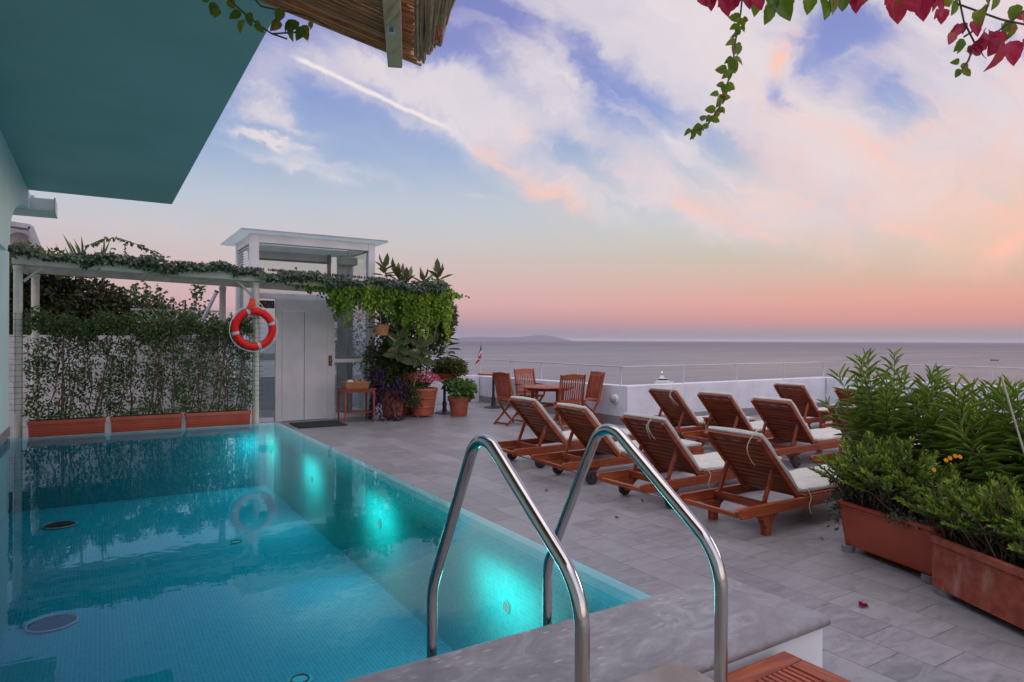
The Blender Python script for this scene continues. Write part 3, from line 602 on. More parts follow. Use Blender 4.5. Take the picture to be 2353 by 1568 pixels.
# ================================================================ white pergola, ivy, life ring
PYF, PYB = 10.95, 12.2
def pz(x): return 2.60-.026*(x+.95)
t = thing('white_pergola', (2.1, PYF, 0), 'cream painted pergola with a reed roof along the far end of the pool', 'pergola')
for x, y in ((-.905, PYF), (2.1, PYF), (-.80, PYB), (1.80, PYB)):
    MB().lathe([(.052, 0), (.052, pz(x)-.19), (.058, pz(x)-.185), (.058, pz(x)-.13), (.0, pz(x)-.12)], (x, y, 0), 16).build('post', M['cream'], t, 40)
def hb(name, x0, x1, y, dz, ht, wd):
    MB().beam((x0, y, pz(x0)+dz), (x1, y, pz(x1)+dz), wd, ht).build(name, M['cream'], t, 0, .006)
hb('front_beam', -.97, 2.16, PYF-.02, -.055, .12, .06); hb('front_beam', 2.161, 5.28, PYF-.02, -.065, .10, .05)
hb('back_beam', -.97, 5.28, PYB, -.06, .12, .05); hb('middle_beam', -.9, 2.1, PYF+.45, -.06, .09, .05)
for x in (-.9, .6, 2.1, 3.8, 5.2): MB().beam((x, PYF+.012, pz(x)-.10), (x, PYB-.026, pz(x)-.10), .05, .09).build('cross_beam', M['cream'], t, 0, .005)
for x, s in ((-.85, 1), (2.05, -1)): MB().tube([(x, PYF+.05, pz(x)-.33), (x+.22*s, PYF+.05, pz(x)-.12)], .018, 8).build('brace', M['cream'], t, 50)
mb = MB()
for k in range(56):
    y = PYF-.06+k*.024; a, b = -1.0+random.uniform(-.03, .03), 5.3+random.uniform(-.08, .08)
    if random.random() < .1: continue
    zz_ = lambda x: pz(x)+.015+random.uniform(0, .008)
    mb.tube([(a, y, zz_(a)), (1.4, y+random.uniform(-.006, .006), zz_(1.4)), (3.4, y+random.uniform(-.006, .006), zz_(3.4)), (b, y, zz_(b))], .0085, 5)
M['reed'] = woodmat('dry_reed', 0, (.055, .026, .012), (.16, .085, .04), (.30, .19, .10), .6)
mb.build('reed_roof', M['reed'], t, 60)
for x in (-.905, 2.1):                                          # wire mesh wrapped round the posts
    mb = MB()
    for z in np.arange(.55, 1.83, .075): mb.tube([(x-.11, PYF-.065, z), (x+.11, PYF-.065, z)], .0025, 4)
    for dx in (-.1, -.025, .05): mb.tube([(x+dx, PYF-.066, .5), (x+dx, PYF-.066, 1.85)], .0025, 4)
    mb.build('wire_mesh', M['dark'], t)
# ivy garland along the front edge
n = 4200; x = RNG.uniform(-1.0, 5.32, n); g = RNG.normal(size=(n, 2))
dens = np.where((x > 2.25) & (x < 3.2), .75, 1.0)
keep = RNG.random(n) < dens; x = x[keep]; g = g[keep]; n = len(x)
sag = .03*np.sin(x*5)+.02*np.sin(x*13)
zc = np.array([pz(a) for a in x])+.045+sag+g[:, 0]*(.03+.016*np.sin(x*2.7)+.012*np.sin(x*7.3+2))-np.where(x > 2.2, .035, 0)-np.abs(RNG.normal(size=n))*.012
yc = PYF-.075-np.abs(g[:, 1])*.05-.02*RNG.random(n)
Dn = np.stack([RNG.normal(size=n)*.8, -.5+RNG.normal(size=n)*.4, -.5+RNG.normal(size=n)*.6], 1)
iv = leaves('ivy_garland', np.stack([x, yc, zc], 1), Dn, np.array([0, -1, .5])+RNG.normal(size=(n, 3))*.5, RNG.uniform(.04, .085, n), RNG.uniform(.03, .06, n), M['ivy'], shape=(.25, 1, .6, .7))
tag(iv, 'grey green artificial ivy garland along the pergola front edge', 'garland')
n = 420; x = RNG.uniform(-.3, 5.25, n); z0 = np.array([pz(a) for a in x])+.07
tp = leaves('bud_fringe', np.stack([x, PYF+.02+RNG.random(n)*.08, z0], 1), np.stack([.4+RNG.normal(size=n)*.35, RNG.normal(size=n)*.2, 1+RNG.random(n)*.3], 1), rdir(n), .055, .024, M['purp'])
tag(tp, kind='stuff'); tag(tp, 'fringe of dark reddish buds sticking up along the pergola roof edge', 'foliage')
# life ring
c = Vector((2.05, 10.84, 1.66)); RR, rr_ = .275, .060
t = thing('life_ring', c, 'red life ring with silver bands hung on the white pergola post', 'life ring')
def ringpt(a, r, dy=0): return (c.x+r*math.cos(a), c.y+dy, c.z+r*math.sin(a))
mb = MB(); N1, N2 = 56, 14
mb.tube([ringpt(2*PI*k/N1, RR) for k in range(N1)], rr_*.96, N2, True); mb.build('ring', M['red'], t, 60)
for a0 in (108, 18, 194, 287):
    mb = MB(); mb.tube([ringpt(R(a0+k*2.2), RR) for k in range(-2, 3)], rr_*.985, 16); mb.build('band', M['silver'], t, 60)
mb = MB(); pts = []
for k in range(40):
    a = -2*PI*k/40+.3; pts.append(ringpt(a, RR+rr_+.012+.014*abs(math.sin(2*a+.6)), -.01))
mb.tube(pts, .008, 6, True); mb.build('grab_line', M['rope'], t, 60)
mb = MB().tube([ringpt(R(130), RR+.06), (c.x-.10, c.y-.02, c.z+.40), (c.x-.02, c.y-.02, c.z+.47), (c.x+.07, c.y-.02, c.z+.42), ringpt(R(55), RR+.06)], .006, 6); mb.build('hanging_rope', M['rope'], t, 60)
mb = MB()
for k in range(9):
    x0 = c.x-.10+.012*k; mb.tube([(x0-.02*random.random(), c.y-.03-.006*k, c.z+.29+.03*random.random()), (x0+.015, c.y-.05, c.z+.37), (x0+.05-.006*k, c.y-.03, c.z+.47)], .011, 6)
mb.build('cord_bundle', M['orange'], t, 60)
# ================================================================ troughs with jasmine trained on the wire
def trough_mb(x0, x1, y0, y1, h, fl=.012):
    mb = MB()
    for z0, z1, k0, k1 in ((0, h-.05, fl, 0), (h-.0495, h, -.012, -.012)):
        mb.hexa([(x0+k0, y0+k0, z0), (x1-k0, y0+k0, z0), (x1-k0, y1-k0, z0), (x0+k0, y1-k0, z0), (x0+k1, y0+k1, z1), (x1-k1, y0+k1, z1), (x1-k1, y1-k1, z1), (x0+k1, y1-k1, z1)])
    for k in range(9):
        z = .04+k*(h-.1)/9; mb.box(x0+.012, x1-.012, y0-.002, y0+.0115*(1-k/9), z, z+.012)
    return mb
tw = ((-.78, .085), (.155, 1.04), (1.105, 1.985))
for i, (a, b) in enumerate(tw):
    wh = ('by the house wall', 'between the other two', 'by the life ring post')[i]
    t = thing('planter_trough', ((a+b)/2, 10.9, 0), 'long ribbed terracotta trough at the pool end, %s' % wh, 'planter', 'troughs along the pool end')
    trough_mb(a, b, 10.75, 10.94, .405).build('trough', M['plast'], t, 0, .006)
    MB().box(a+.02, b-.02, 10.77, 10.92, .4055, .412).build('soil', M['soil'], t)
    j = thing('climbing_jasmine', ((a+b)/2, 10.88, .41), 'jasmine climbing the wire from the terracotta trough %s' % wh, 'climbing plant', 'jasmine in the pool end troughs')
    mb = MB()
    for k in range(9):
        x0 = random.uniform(a+.06, b-.06); y0 = 10.86; pts = [(x0, y0, .40)]; lean = random.uniform(-.1, .35)
        for q in range(1, 8): pts.append((x0+lean*q/7+random.uniform(-.03, .03), y0+.08*q/7+random.uniform(-.02, .02), .41+q*.19))
        mb.tube(pts, [.009-.0007*q for q in range(8)], 5)
    mb.build('stem', M['stem'], j, 60)
    n = 6900; x = RNG.uniform(a-.05, b+.07, n); z = .42+1.42*RNG.random(n)**.85
    # clumps: keep where a smooth random field is high, always along the top band
    fld = np.sin(x*9+z*4+i)*np.sin(z*7-x*5+2*i)+.6*np.sin(x*23+z*17)*np.sin(z*19-x*11)
    keep = (fld*.7+RNG.normal(size=n)*.7 > -.22) | (z > 1.58); keep &= ~((z > 1.72) & (RNG.random(n) < .45))
    x, z = np.concatenate([x[keep], RNG.uniform(a-.05, b+.07, 900)]), np.concatenate([z[keep], 1.56+RNG.random(900)*(.2+.07*np.sin(RNG.random(900)*40))]); z += np.where(z > 1.5, .05*np.sin(x*7)+.04*np.sin(x*17+1), 0); n = len(x)
    y = 10.98+RNG.normal(size=n)*.05+np.where(z > 1.55, RNG.normal(size=n)*.05, 0)
    leaves('foliage', np.stack([x, y, z], 1), rdir(n)+np.array([0, -.3, -.25]), np.array([0, -1, .5])+RNG.normal(size=(n, 3))*.7, RNG.uniform(.03, .06, n), RNG.uniform(.015, .029, n), M['jas'], j)
    n = 260; x = RNG.uniform(a+.03, b-.03, n)
    leaves('ground_foliage', np.stack([x, 10.80+RNG.random(n)*.12, .415+RNG.random(n)*.04*(1+2*np.sin(x*6+i)**2)], 1), rdir(n)+np.array([0, -.2, .5]), rdir(n)+np.array([0, 0, .6]), RNG.uniform(.03, .05, n), .02, M['green'], j)
# canes
for i, (x, l) in enumerate(((-.42, .02), (.62, .2), (1.55, .12))):
    o = MB().tube([(x, 10.9, .41), (x+l, 10.93, 1.5)], .012, 7).build('bamboo_cane', M['reed'], None, 60)
    tag(o, 'thin brown support cane among the jasmine, %s trough' % ('in the left', 'in the middle', 'in the right')[i], 'cane', 'canes among the jasmine')
# ================================================================ greenery beyond
def crown(name, c, rad, n, L, Wd, mt, parent, lumps=9, up=.3, seed=0, shape=(.32, 1., .7, .75), fill=.55):
    g = np.random.default_rng(seed); c = np.array(c); rad = np.array(rad)
    cs = unit(g.normal(size=(lumps, 3)))*g.uniform(.35, .8, (lumps, 1)); rs = g.uniform(.28, .55, lumps)
    k = g.integers(0, lumps, n); d = unit(g.normal(size=(n, 3))); rad_ = rs[k]*(1-(1-fill)*g.random(n)**1.5)
    P = cs[k]+d*rad_[:, None]
    return leaves(name, c+P*rad, d*np.array([1, 1, .8])+g.normal(size=(n, 3))*.6+np.array([0, 0, up]), d+g.normal(size=(n, 3))*.5+np.array([0, 0, .4]), L*g.uniform(.7, 1.25, n), Wd*g.uniform(.75, 1.2, n), mt, parent, tint=np.clip(g.random(n)*.75+.3*g.random(lumps)[k], 0, 1), shape=shape)
t = thing('bougainvillea', (-.4, 15.2, 0), 'dark dense bougainvillea bush behind the garden wall under the pergola', 'bush')
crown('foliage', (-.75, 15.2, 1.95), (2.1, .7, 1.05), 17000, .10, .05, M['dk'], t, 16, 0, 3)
mb = MB()
for k in range(6): mb.tube([(-1+.5*k, 15.2, -.3), (-1+.52*k+random.uniform(-.2, .2), 15.2, 1.2), (-.9+.5*k+random.uniform(-.4, .4), 15.1, 2.3)], [.05, .035, .015], 6)
mb.build('stem', M['stem'], t, 60)
t = thing('climber', (1.0, 13.6, 1.5), 'loose climbing vine hanging by the lattice beside the lift', 'climbing plant')
n = 900; x = RNG.uniform(.55, 2.2, n); z = 1.60+RNG.random(n)**2*.45
leaves('foliage', np.stack([x, 13.75+RNG.normal(size=n)*.12, z], 1), rdir(n)+np.array([0, 0, -.5]), rdir(n)+np.array([0, -1, 0]), RNG.uniform(.05, .09, n), .045, M['jas'], t)
n = 260; sx = RNG.choice([.55, .72, .95, 1.5, 1.62], n); z = 2.5-RNG.random(n)*.45*(1+.3*np.sin(sx*9))
leaves('foliage_strand', np.stack([sx+RNG.normal(size=n)*.04, 13.4+RNG.normal(size=n)*.05, z], 1), rdir(n)+np.array([0, 0, -.6]), rdir(n)+np.array([0, -1, 0]), .07, .045, M['jas'], t)['kind'] = 'stuff'
t = thing('lattice', (1.4, 13.9, 1.56), 'dark diamond lattice on the garden wall left of the lift', 'trellis')
mb = MB()
for k in range(-7, 14):
    for s in (1, -1):
        x0 = .55+k*.13; z0, z1 = 1.57, 2.02
        a, b = x0, x0+s*(z1-z0)*.8; 
        if max(a, b) > 2.1 or min(a, b) < .5: continue
        mb.beam((a, 13.95+.012*s, z0), (b, 13.95+.012*s, z1), .018, .01, (0, 1, 0))
mb.beam((.5, 13.95, 2.04), (2.1, 13.95, 2.04), .04, .03).build('slats', M['grey'], t)
p, q = aty(497, 672, 12.9), aty(470, 728, 12.9)
t = thing('slanted_pole', q, 'pale slanted metal pole above the jasmine near the life ring', 'pole')
MB().tube([q+(q-p)*1.5, p], .032, 12).build('shaft', M['silver'], t, 50); MB().tube([p, p+(p-q)*.06], .04, 12).build('cap', M['dark'], t, 50)
# spiky agave and arching shoots above the roof
t = thing('yucca', (-.3, 16.2, -.4), 'spiky yucca leaves rising above the pergola roof', 'yucca')
C_, D_ = [], []
for k in range(26):
    a = random.uniform(0, 2*PI); e2 = random.uniform(.2, 1.); C_.append((-.3+random.uniform(-.35, .35), 16.2, 2.9)); D_.append((math.cos(a)*e2, math.sin(a)*e2, 1))
leaves('foliage', C_, D_, rdir(26), RNG.uniform(.4, .8, 26), .04, M['jas'], t, .3, .12)
MB().tube([(-.3, 16.2, -.4), (-.3, 16.2, 3.1)], .05, 8).build('trunk', M['stem'], t, 50)
def shoot(label, pts, lf, dep, n, L=.05, mt='jas'):
    P_ = [atd(u, v, dep) for u, v in pts]; pts2 = []
    for i in range(len(P_)-1):
        for k in range(6): f = k/6; pts2.append(P_[i].lerp(P_[i+1], f))
    pts2.append(P_[-1]); t = thing('vine_shoot', P_[0], label, 'vine', 'vine shoots above the pergola roof')
    MB().tube(pts2, .007, 5).build('stem', M['stemg'], t, 60)
    C_ = np.array([tuple(pts2[int(k)]) for k in np.linspace(1, len(pts2)-1, n)])
    leaves('foliage', C_, rdir(n)*.7+np.array([0, 0, -.6]), rdir(n)+np.array([0, -1, .2]), RNG.uniform(.7, 1.2, n)*L, L*.6, M[mt], t)
shoot('long arching leafy vine shoot above the pergola roof', [(185, 590), (205, 563), (235, 550), (275, 548), (315, 562), (345, 575), (372, 586)], None, 11.8, 60, .085)
shoot('short upright vine shoot above the pergola roof', [(288, 590), (287, 568), (290, 555)], None, 11.8, 16, .05)
t = thing('vine_bush', (-1.2, 14.2, 2.6), 'yellowish green vine mound left of the yucca above the pergola', 'bush')
crown('foliage', (-.95, 14.4, 2.95), (.75, .4, .42), 900, .075, .05, M['box'], t, 9, 0, 5)
MB().tube([(-1, 14.4, 0), (-.95, 14.4, 2.9)], .03, 6).build('stem', M['stem'], t)
# ================================================================ lift cabin
LY0, LY1, LX0, LX1, LZ = 12.45, 13.95, 2.29, 4.61, 3.37
t = thing('lift_cabin', (3.45, 13.2, 0), 'white glazed lift cabin with a thin overhanging roof', 'lift')
MB().hexa([(2.12, 12.34, 3.44), (4.83, 12.34, 3.41), (4.83, 14.7, 3.41), (2.12, 14.7, 3.43), (2.12, 12.34, 3.455), (4.83, 12.34, 3.435), (4.83, 14.7, 3.435), (2.12, 14.7, 3.455)]).build('roof', mat('frosted_roof_glass', lambda t: t.node('ShaderNodeMixShader', {0: .55, 1: principled(t, Base_Color=(.75, .82, .80), Roughness=.3), 2: t.node('ShaderNodeBsdfTranslucent', {'Color': (.75, .84, .82, 1)})})), t)
MB().box(2.118, 4.832, 12.33, 12.3385, 3.428, 3.452).build('roof_edge', M['grey'], t)
for x0, x1, y0, y1 in ((LX0, LX0+.15, LY0, LY0+.15), (LX1-.13, LX1, LY0, LY0+.15), (LX0, LX0+.13, LY1-.13, LY1), (LX1-.13, LX1, LY1-.13, LY1)):
    MB().box(x0, x1, y0, y1, 0, LZ+.02).build('corner_post', M['white'], t, 0, .006)
MB().box(LX0+.151, LX1-.131, LY0+.01, LY0+.12, 3.235, 3.39).build('head_beam', M['white'], t, 0, .005)
MB().box(LX0+.131, LX1-.131, LY1-.1, LY1-.02, 3.25, 3.39).build('back_head_beam', M['white'], t)
for x in (LX0+.02, LX1-.11): MB().box(x, x+.09, LY0+.151, LY1-.131, 3.25, 3.39).build('side_head_beam', M['white'], t)
mb = MB()
for k in range(11): z = 2.72+k*.05; mb.hexa([(LX0+.005, LY0+.16, z), (LX0+.05, LY0+.16, z+.035), (LX0+.05, LY1-.14, z+.035), (LX0+.005, LY1-.14, z), (LX0+.005, LY0+.16, z+.012), (LX0+.05, LY0+.16, z+.047), (LX0+.05, LY1-.14, z+.047), (LX0+.005, LY1-.14, z+.012)])
mb.build('louvre', M['white'], t)
MB().box(LX0+.151, LX1-.131, LY0+.02, LY0+.11, 2.24, 2.34).build('lintel', M['white'], t, 0, .005)
gl = lambda *a: MB().box(*a).build('glass_pane', M['glass'], t)
gl(LX0+.15, LX1-.13, LY0+.06, LY0+.068, 2.34, 3.235)
gl(LX0+.15, 2.72, LY0+.06, LY0+.068, .08, 2.24); gl(3.82, LX1-.13, LY0+.06, LY0+.068, .1, 2.24)
gl(LX0+.15, LX1-.13, LY1-.06, LY1-.052, .08, 3.25); gl(LX1-.05, LX1-.042, LY0+.151, LY1-.131, .08, 3.25); gl(LX0+.06, LX0+.068, LY0+.151, LY1-.131, .08, 2.68)
MB().box(LX0+.151, 2.715, LY0+.02, LY0+.1, 0, .08).build('sill', M['white'], t, 0, .004); MB().box(3.821, LX1-.131, LY0+.02, LY0+.1, 0, .10).build('sill', M['white'], t, 0, .004)
MB().box(LX0+.14, LX1-.14, LY1-.12, LY1-.07, 1.08, 1.22).build('back_rail', M['white'], t, 0, .004)
MB().box(3.82, LX1-.131, LY0+.03, LY0+.058, 1.06, 1.13).build('front_rail', M['white'], t, 0, .004)
# door
d = MB().box(2.84, 3.665, LY0-.028, LY0+.03, .012, 2.02); d = d.build('door', M['white'], t, 0, .003)
MB().box(3.232, 3.240, LY0-.0305, LY0-.0285, .02, 2.01).build('panel_seam', M['dark'], d)
MB().box(2.725, 2.838, LY0-.02, LY0+.05, 0, 2.235).build('door_frame', M['white'], t, 0, .004); MB().box(3.667, 3.81, LY0-.02, LY0+.05, 0, 2.235).build('door_frame', M['white'], t, 0, .004)
MB().box(2.8385, 3.6665, LY0-.02, LY0+.05, 2.025, 2.235).build('door_frame', M['white'], t, 0, .004)
MB().box(3.69, 3.755, LY0-.034, LY0-.0205, 1.0, 1.2).build('handle_plate', plain('bronze', (.10, .075, .05), .35, metal=.8), t, 0, .008)
MB().lathe([(.018, 0), (.018, -.03), (.028, -.04), (.0, -.055)], (3.722, LY0-.034, 1.1), 16, 'y').build('handle', M['brass'], t, 40)
mb = MB().box(2.45, 2.71, LY0-.01, LY0+.018, 2.06, 2.2); cb = mb.build('door_closer', M['black'], t, 0, .01)
mb = MB()
for k in range(4): mb.lathe([(.007, 0), (.007, -.004), (0, -.004)], (2.49+k*.06, LY0-.011, 2.12+.03*(k % 2)), 8, 'y')
mb.build('screw_heads', M['silver'], cb)
MB().box(3.83, 3.99, LY0-.005, LY0+.018, 2.1, 2.2).build('door_closer', M['black'], t, 0, .01)
# lift machinery seen through the glass
for x, w_, mt in ((3.86, .05, 'dark'), (4.06, .17, 'grey'), (4.27, .09, 'grey')): MB().box(x+.05, x+.05+w_, 13.2, 13.3, .0, 3.2).build('guide_column', M[mt], t)
MB().box(LX0+.14, 4.0, 13.3, 13.42, 3.06, 3.2).build('crossbeam', M['grey'], t); MB().box(LX0+.14, 4.0, 13.305, 13.41, 3.03, 3.058).build('crossbeam_dark_underside', M['dark'], t)  # thin dark strip gives the crossbeam its dark underside
MB().box(4.1, 4.45, 13.0, 13.3, 3.0, 3.16).build('motor', M['grey'], t, 0, .02)
for z in (1.12, 2.2): MB().box(3.9, 4.45, 13.15, 13.19, z, z+.06).build('guide_bracket', M['grey'], t)
MB().box(LX0+.14, LX1-.14, LY0+.15, LY1-.14, -.05, .005).build('cabin_floor', M['grey'], t)
# trellises and wall behind the lift
t = thing('arched_trellis', (2.2, 14.1, 0), 'small arched grey trellis seen through the lift glass beside the post', 'trellis')
mb = MB(); ap = [(2.62, 14.4, .35)]+[(2.62-.46*math.sin(a)*.0-.5*(1-math.cos(a)), 14.4, .75+.5*math.sin(a)) for a in np.linspace(0, PI/2, 8)]
mb.tube(ap, .012, 6); mb.tube([(2.12, 14.4, .35), (2.62, 14.4, .35)], .01, 6); mb.tube([(2.1, 14.4, .75), (2.45, 14.4, 1.05)], .01, 6); mb.tube([(2.1, 14.4, 1.0), (2.55, 14.4, .75)], .01, 6)
mb.build('frame', M['dark'], t)
t = thing('garden_wall', (3.3, 15.2, 0), 'low grey wall behind the lift cabin', 'wall')
MB().box(2.0, 8.0, 15.2, 15.4, -8, .68).build('wall_face', M['parapet'], t)
t = thing('lattice', (4.2, 15, .7), 'white diamond lattice seen through the lift glass right of the door', 'trellis')
mb = MB()
for k in range(-6, 14):
    for s in (1, -1):
        a = 4.0+k*.15; b = a+s*.8
        if min(a, b) < 3.6 or max(a, b) > 5.3: continue
        mb.beam((a, 15.0+.012*s, .68), (b, 15.0+.012*s, 1.68), .02, .012, (0, 1, 0))
mb.build('slats', M['white'], t)
t = thing('climber', (4.4, 15, .7), 'leafy climber on the white lattice seen through the lift glass', 'climbing plant')
n = 1500; x = RNG.uniform(3.9, 5.4, n); z = .9+RNG.random(n)*1.5
leaves('foliage', np.stack([x, 14.9+RNG.normal(size=n)*.08, z], 1), rdir(n), rdir(n)+np.array([0, -1, 0]), RNG.uniform(.04, .08, n), .035, M['jas'], t)
# door mat
o = MB().hexa([(2.86, 11.3, .004), (3.70, 11.3, .004), (3.72, 12.05, .004), (2.87, 12.05, .004), (2.87, 11.31, .02), (3.69, 11.31, .02), (3.71, 12.04, .02), (2.88, 12.04, .02)]).build('doormat', M['mat']); tag(o, 'dark green doormat in front of the lift door', 'doormat')
# ================================================================ console table, basket
t = thing('console_table', (4.0, 11.8, 0), 'small teak console table left of the purple plant pot', 'table')
for x in (3.745, 4.275):
    for y in (11.62, 12.02): MB().hexa([(x+.008, y+.008, 0), (x+.03, y+.008, 0), (x+.03, y+.03, 0), (x+.008, y+.03, 0), (x, y, .575), (x+.038, y, .575), (x+.038, y+.038, .575), (x, y+.038, .575)]).build('leg', M['tz'], t)
MB().box(3.73, 4.33, 11.6, 12.075, .576, .605).build('top', M['tx'], t, 0, .005); MB().box(3.75, 4.31, 11.625, 12.05, .545, .5745).build('apron', M['tx'], t); MB().box(3.784, 4.274, 11.66, 12.015, .165, .185).build('shelf', M['tx'], t, 0, .004)
t = thing('bread_basket', (4.0, 11.8, .606), 'shallow wicker basket with cloths on the console table', 'basket')
MB().hexa([(3.80, 11.69, .606), (4.2, 11.69, .606), (4.2, 11.93, .606), (3.8, 11.93, .606), (3.77, 11.66, .72), (4.23, 11.66, .72), (4.23, 11.96, .72), (3.77, 11.96, .72)]).build('basket', M['wicker'], t, 0, .008)
mb = MB().tube([(3.77, 11.66, .72), (4.23, 11.66, .72), (4.23, 11.96, .72), (3.77, 11.96, .72)], .012, 8, True); mb.build('rim', M['wicker'], t, 60)
for x, y, zz2, mt in ((3.9, 11.8, .77, 'rope'), (4.0, 11.78, .78, 'wicker'), (4.13, 11.8, .765, 'wicker')):
    o = MB().hexa([(x-.05, y-.05, .7205), (x+.05, y-.05, .7205), (x+.05, y+.05, .7205), (x-.05, y+.05, .7205), (x-.04, y-.05, zz2), (x+.05, y-.04, zz2-.02), (x+.04, y+.05, zz2), (x-.05, y+.04, zz2-.01)]).build('folded_cloth', M[mt], None, 0, .012)
    tag(o, {3.9: 'white folded cloth at the left end of the basket', 4.0: 'tan folded cloth in the middle of the basket', 4.13: 'tan folded cloth at the right end of the basket'}[x], 'cloth', 'folded cloths in the basket')
# ================================================================ pots
def pot(name, label, c, prof, mt, feet=True, group='terracotta flower pots by the lift'):
    t = thing(name, c, label, 'flower pot', group); h = prof[-1][1]; z0 = c[2]+(.03 if feet else 0)
    full = [(0.02, 0)]+prof+[(prof[-1][0]-.03, h), (prof[-1][0]-.04, h-.06)]
    MB().lathe(full, (c[0], c[1], z0), 36).build('body', mt, t, 35)
    MB().lathe([(prof[-1][0]-.041, h-.055), (0, h-.045)], (c[0], c[1], z0), 24).build('soil', M['soil'], t)
    if feet:
        for a in (-2.6, -1.2, .6, 1.9): MB().lathe([(.028, 0), (.034, .0299), (0, .0299)], (c[0]+prof[0][0]*.8*math.cos(a), c[1]+prof[0][0]*.8*math.sin(a), c[2]), 12).build('foot', M['marble'], t)
    return t
def rolled(rb, rt_, h): return [(rb, 0), (rb+.01, .01), (rb+(rt_-rb)*.3, h*.28), (rb+(rt_-rb)*.3+.012, h*.3), (rb+(rt_-rb)*.3+.012, h*.33), (rb+(rt_-rb)*.33, h*.35), (rb+(rt_-rb)*.6, h*.6), (rb+(rt_-rb)*.6+.012, h*.62), (rb+(rt_-rb)*.6+.012, h*.65), (rb+(rt_-rb)*.63, h*.67), (rb+(rt_-rb)*.85, h*.87), (rt_, h*.89), (rt_+.008, h*.93), (rt_, h)]
pot('flower_pot', 'banded terracotta pot half covered by trailing purple leaves', (4.76, 11.9, 0), rolled(.17, .25, .50), M['terra'])
pot('flower_pot', 'banded terracotta pot of pink flowers', (5.40, 11.92, 0), rolled(.20, .29, .53), M['terra'])
pot('flower_pot', 'plain terracotta pot with a bright green leafy plant', (6.08, 11.70, 0), [(.155, 0), (.16, .02), (.20, .29), (.225, .295), (.23, .38), (.222, .395)], M['terra'], False)
pot('flower_pot', 'tall terracotta pot holding the rubber plant, behind the pink flowers', (5.28, 12.42, 0), [(.17, 0), (.19, .03), (.25, .68), (.275, .70), (.28, .79), (.27, .82)], M['terra2'])
# purple trailing plant
t = thing('purple_plant', (4.76, 11.9, .5), 'trailing purple heart plant spilling over its terracotta pot', 'plant')
n = 1500; a = RNG.uniform(0, 2*PI, n); f = RNG.random(n)
sidew = np.where(np.cos(a-3.6) > .1, 1., .35); r = .10+.22*np.sqrt(f)*(.7+.5*sidew); z = .62+.16*np.cos(a*2)*.3-f**1.6*.62*sidew+RNG.normal(size=n)*.05
leaves('foliage', np.stack([4.70+np.cos(a)*r, 11.86+np.sin(a)*r, np.maximum(z, .03)], 1), np.stack([np.cos(a), np.sin(a), RNG.normal(size=n)*.6-.5], 1)+RNG.normal(size=(n, 3))*.5, rdir(n)+np.array([0, 0, .8]), RNG.uniform(.06, .11, n), RNG.uniform(.02, .032, n), M['purp'], t)
n = 220; a = RNG.uniform(0, 2*PI, n)
leaves('upper_foliage', np.stack([4.47+RNG.normal(size=n)*.09, 11.9+RNG.normal(size=n)*.08, .60+RNG.random(n)*.3], 1), rdir(n)+np.array([-.3, 0, .9]), rdir(n), .09, .03, M['purp'], t)
# pink flowers
t = thing('pink_flowers', (5.4, 11.92, .55), 'mound of pink flowers in the banded terracotta pot', 'flowers')
crown('foliage', (5.38, 11.92, .66), (.27, .25, .15), 900, .05, .028, M['green'], t, 10, .3, 8)
n = 420; d_ = rdir(n); d_[:, 2] = np.abs(d_[:, 2]); C_ = np.array([5.44, 11.86, .68])+d_*np.array([.27, .26, .19])
leaves('blossom', C_, rdir(n)+d_*.3, d_, .036, .032, M['pinkf'], t, .1, .1)
n = 330; C_ = np.stack([5.12+RNG.normal(size=n)*.07, 11.72+RNG.normal(size=n)*.07, .62-RNG.random(n)*.38], 1)
leaves('trailing_foliage', C_, rdir(n)+np.array([0, -.3, -.8]), rdir(n)+np.array([0, -1, 0]), .05, .03, M['jas'], t)
# bright pot plant
t = thing('leafy_plant', (6.08, 11.7, .4), 'bushy bright green leafy plant in the plain terracotta pot', 'plant')
crown('foliage', (6.12, 11.68, .52), (.34, .32, .24), 1100, .085, .055, M['green'], t, 12, .3, 21)
mb = MB()
for k in range(8): mb.tube([(6.08, 11.7, .36), (6.08+random.uniform(-.15, .2), 11.7+random.uniform(-.15, .15), .62)], .006, 5)
mb.build('stem', M['stemg'], t)
# round bar tables
def bar_table(c, ztop, rt_, label, topm):
    t = thing('bar_table', (c[0], c[1], 0), label, 'table', 'round tables on dark pedestals')
    MB().lathe([(.21, 0), (.21, .012), (.17, .03), (.06, .055), (.045, .1), (.038, .12), (.052, .2), (.03, .26), (.026, ztop-.08), (.035, ztop-.06), (.0, ztop-.0305)], (c[0], c[1], 0), 28).build('pedestal', M['dark'], t, 40)
    MB().lathe([(0, ztop-.03), (rt_-.01, ztop-.03), (rt_, ztop-.02), (rt_, ztop-.006), (rt_-.006, ztop), (0, ztop)], (c[0], c[1], 0), 40).build('tabletop', topm, t, 40)
bar_table((7.45, 12.68), .765, .36, 'round teak topped table on a dark pedestal by the parapet', M['tx'])
bar_table((6.02, 12.22), .72, .36, 'round pale topped table carrying the clipped olive green shrub', M['terra2'])
t = thing('clipped_shrub', (6.05, 12.2, .72), 'low clipped olive green shrub on the round table', 'shrub')
crown('foliage', (6.10, 12.15, .93), (.46, .38, .21), 5200, .045, .024, M['box'], t, 22, .2, 33)
MB().lathe([(.2, 0), (.27, .10), (.25, .10), (.0, .09)], (6.05, 12.2, .7205), 24).build('bowl', M['terra2'], t, 40)
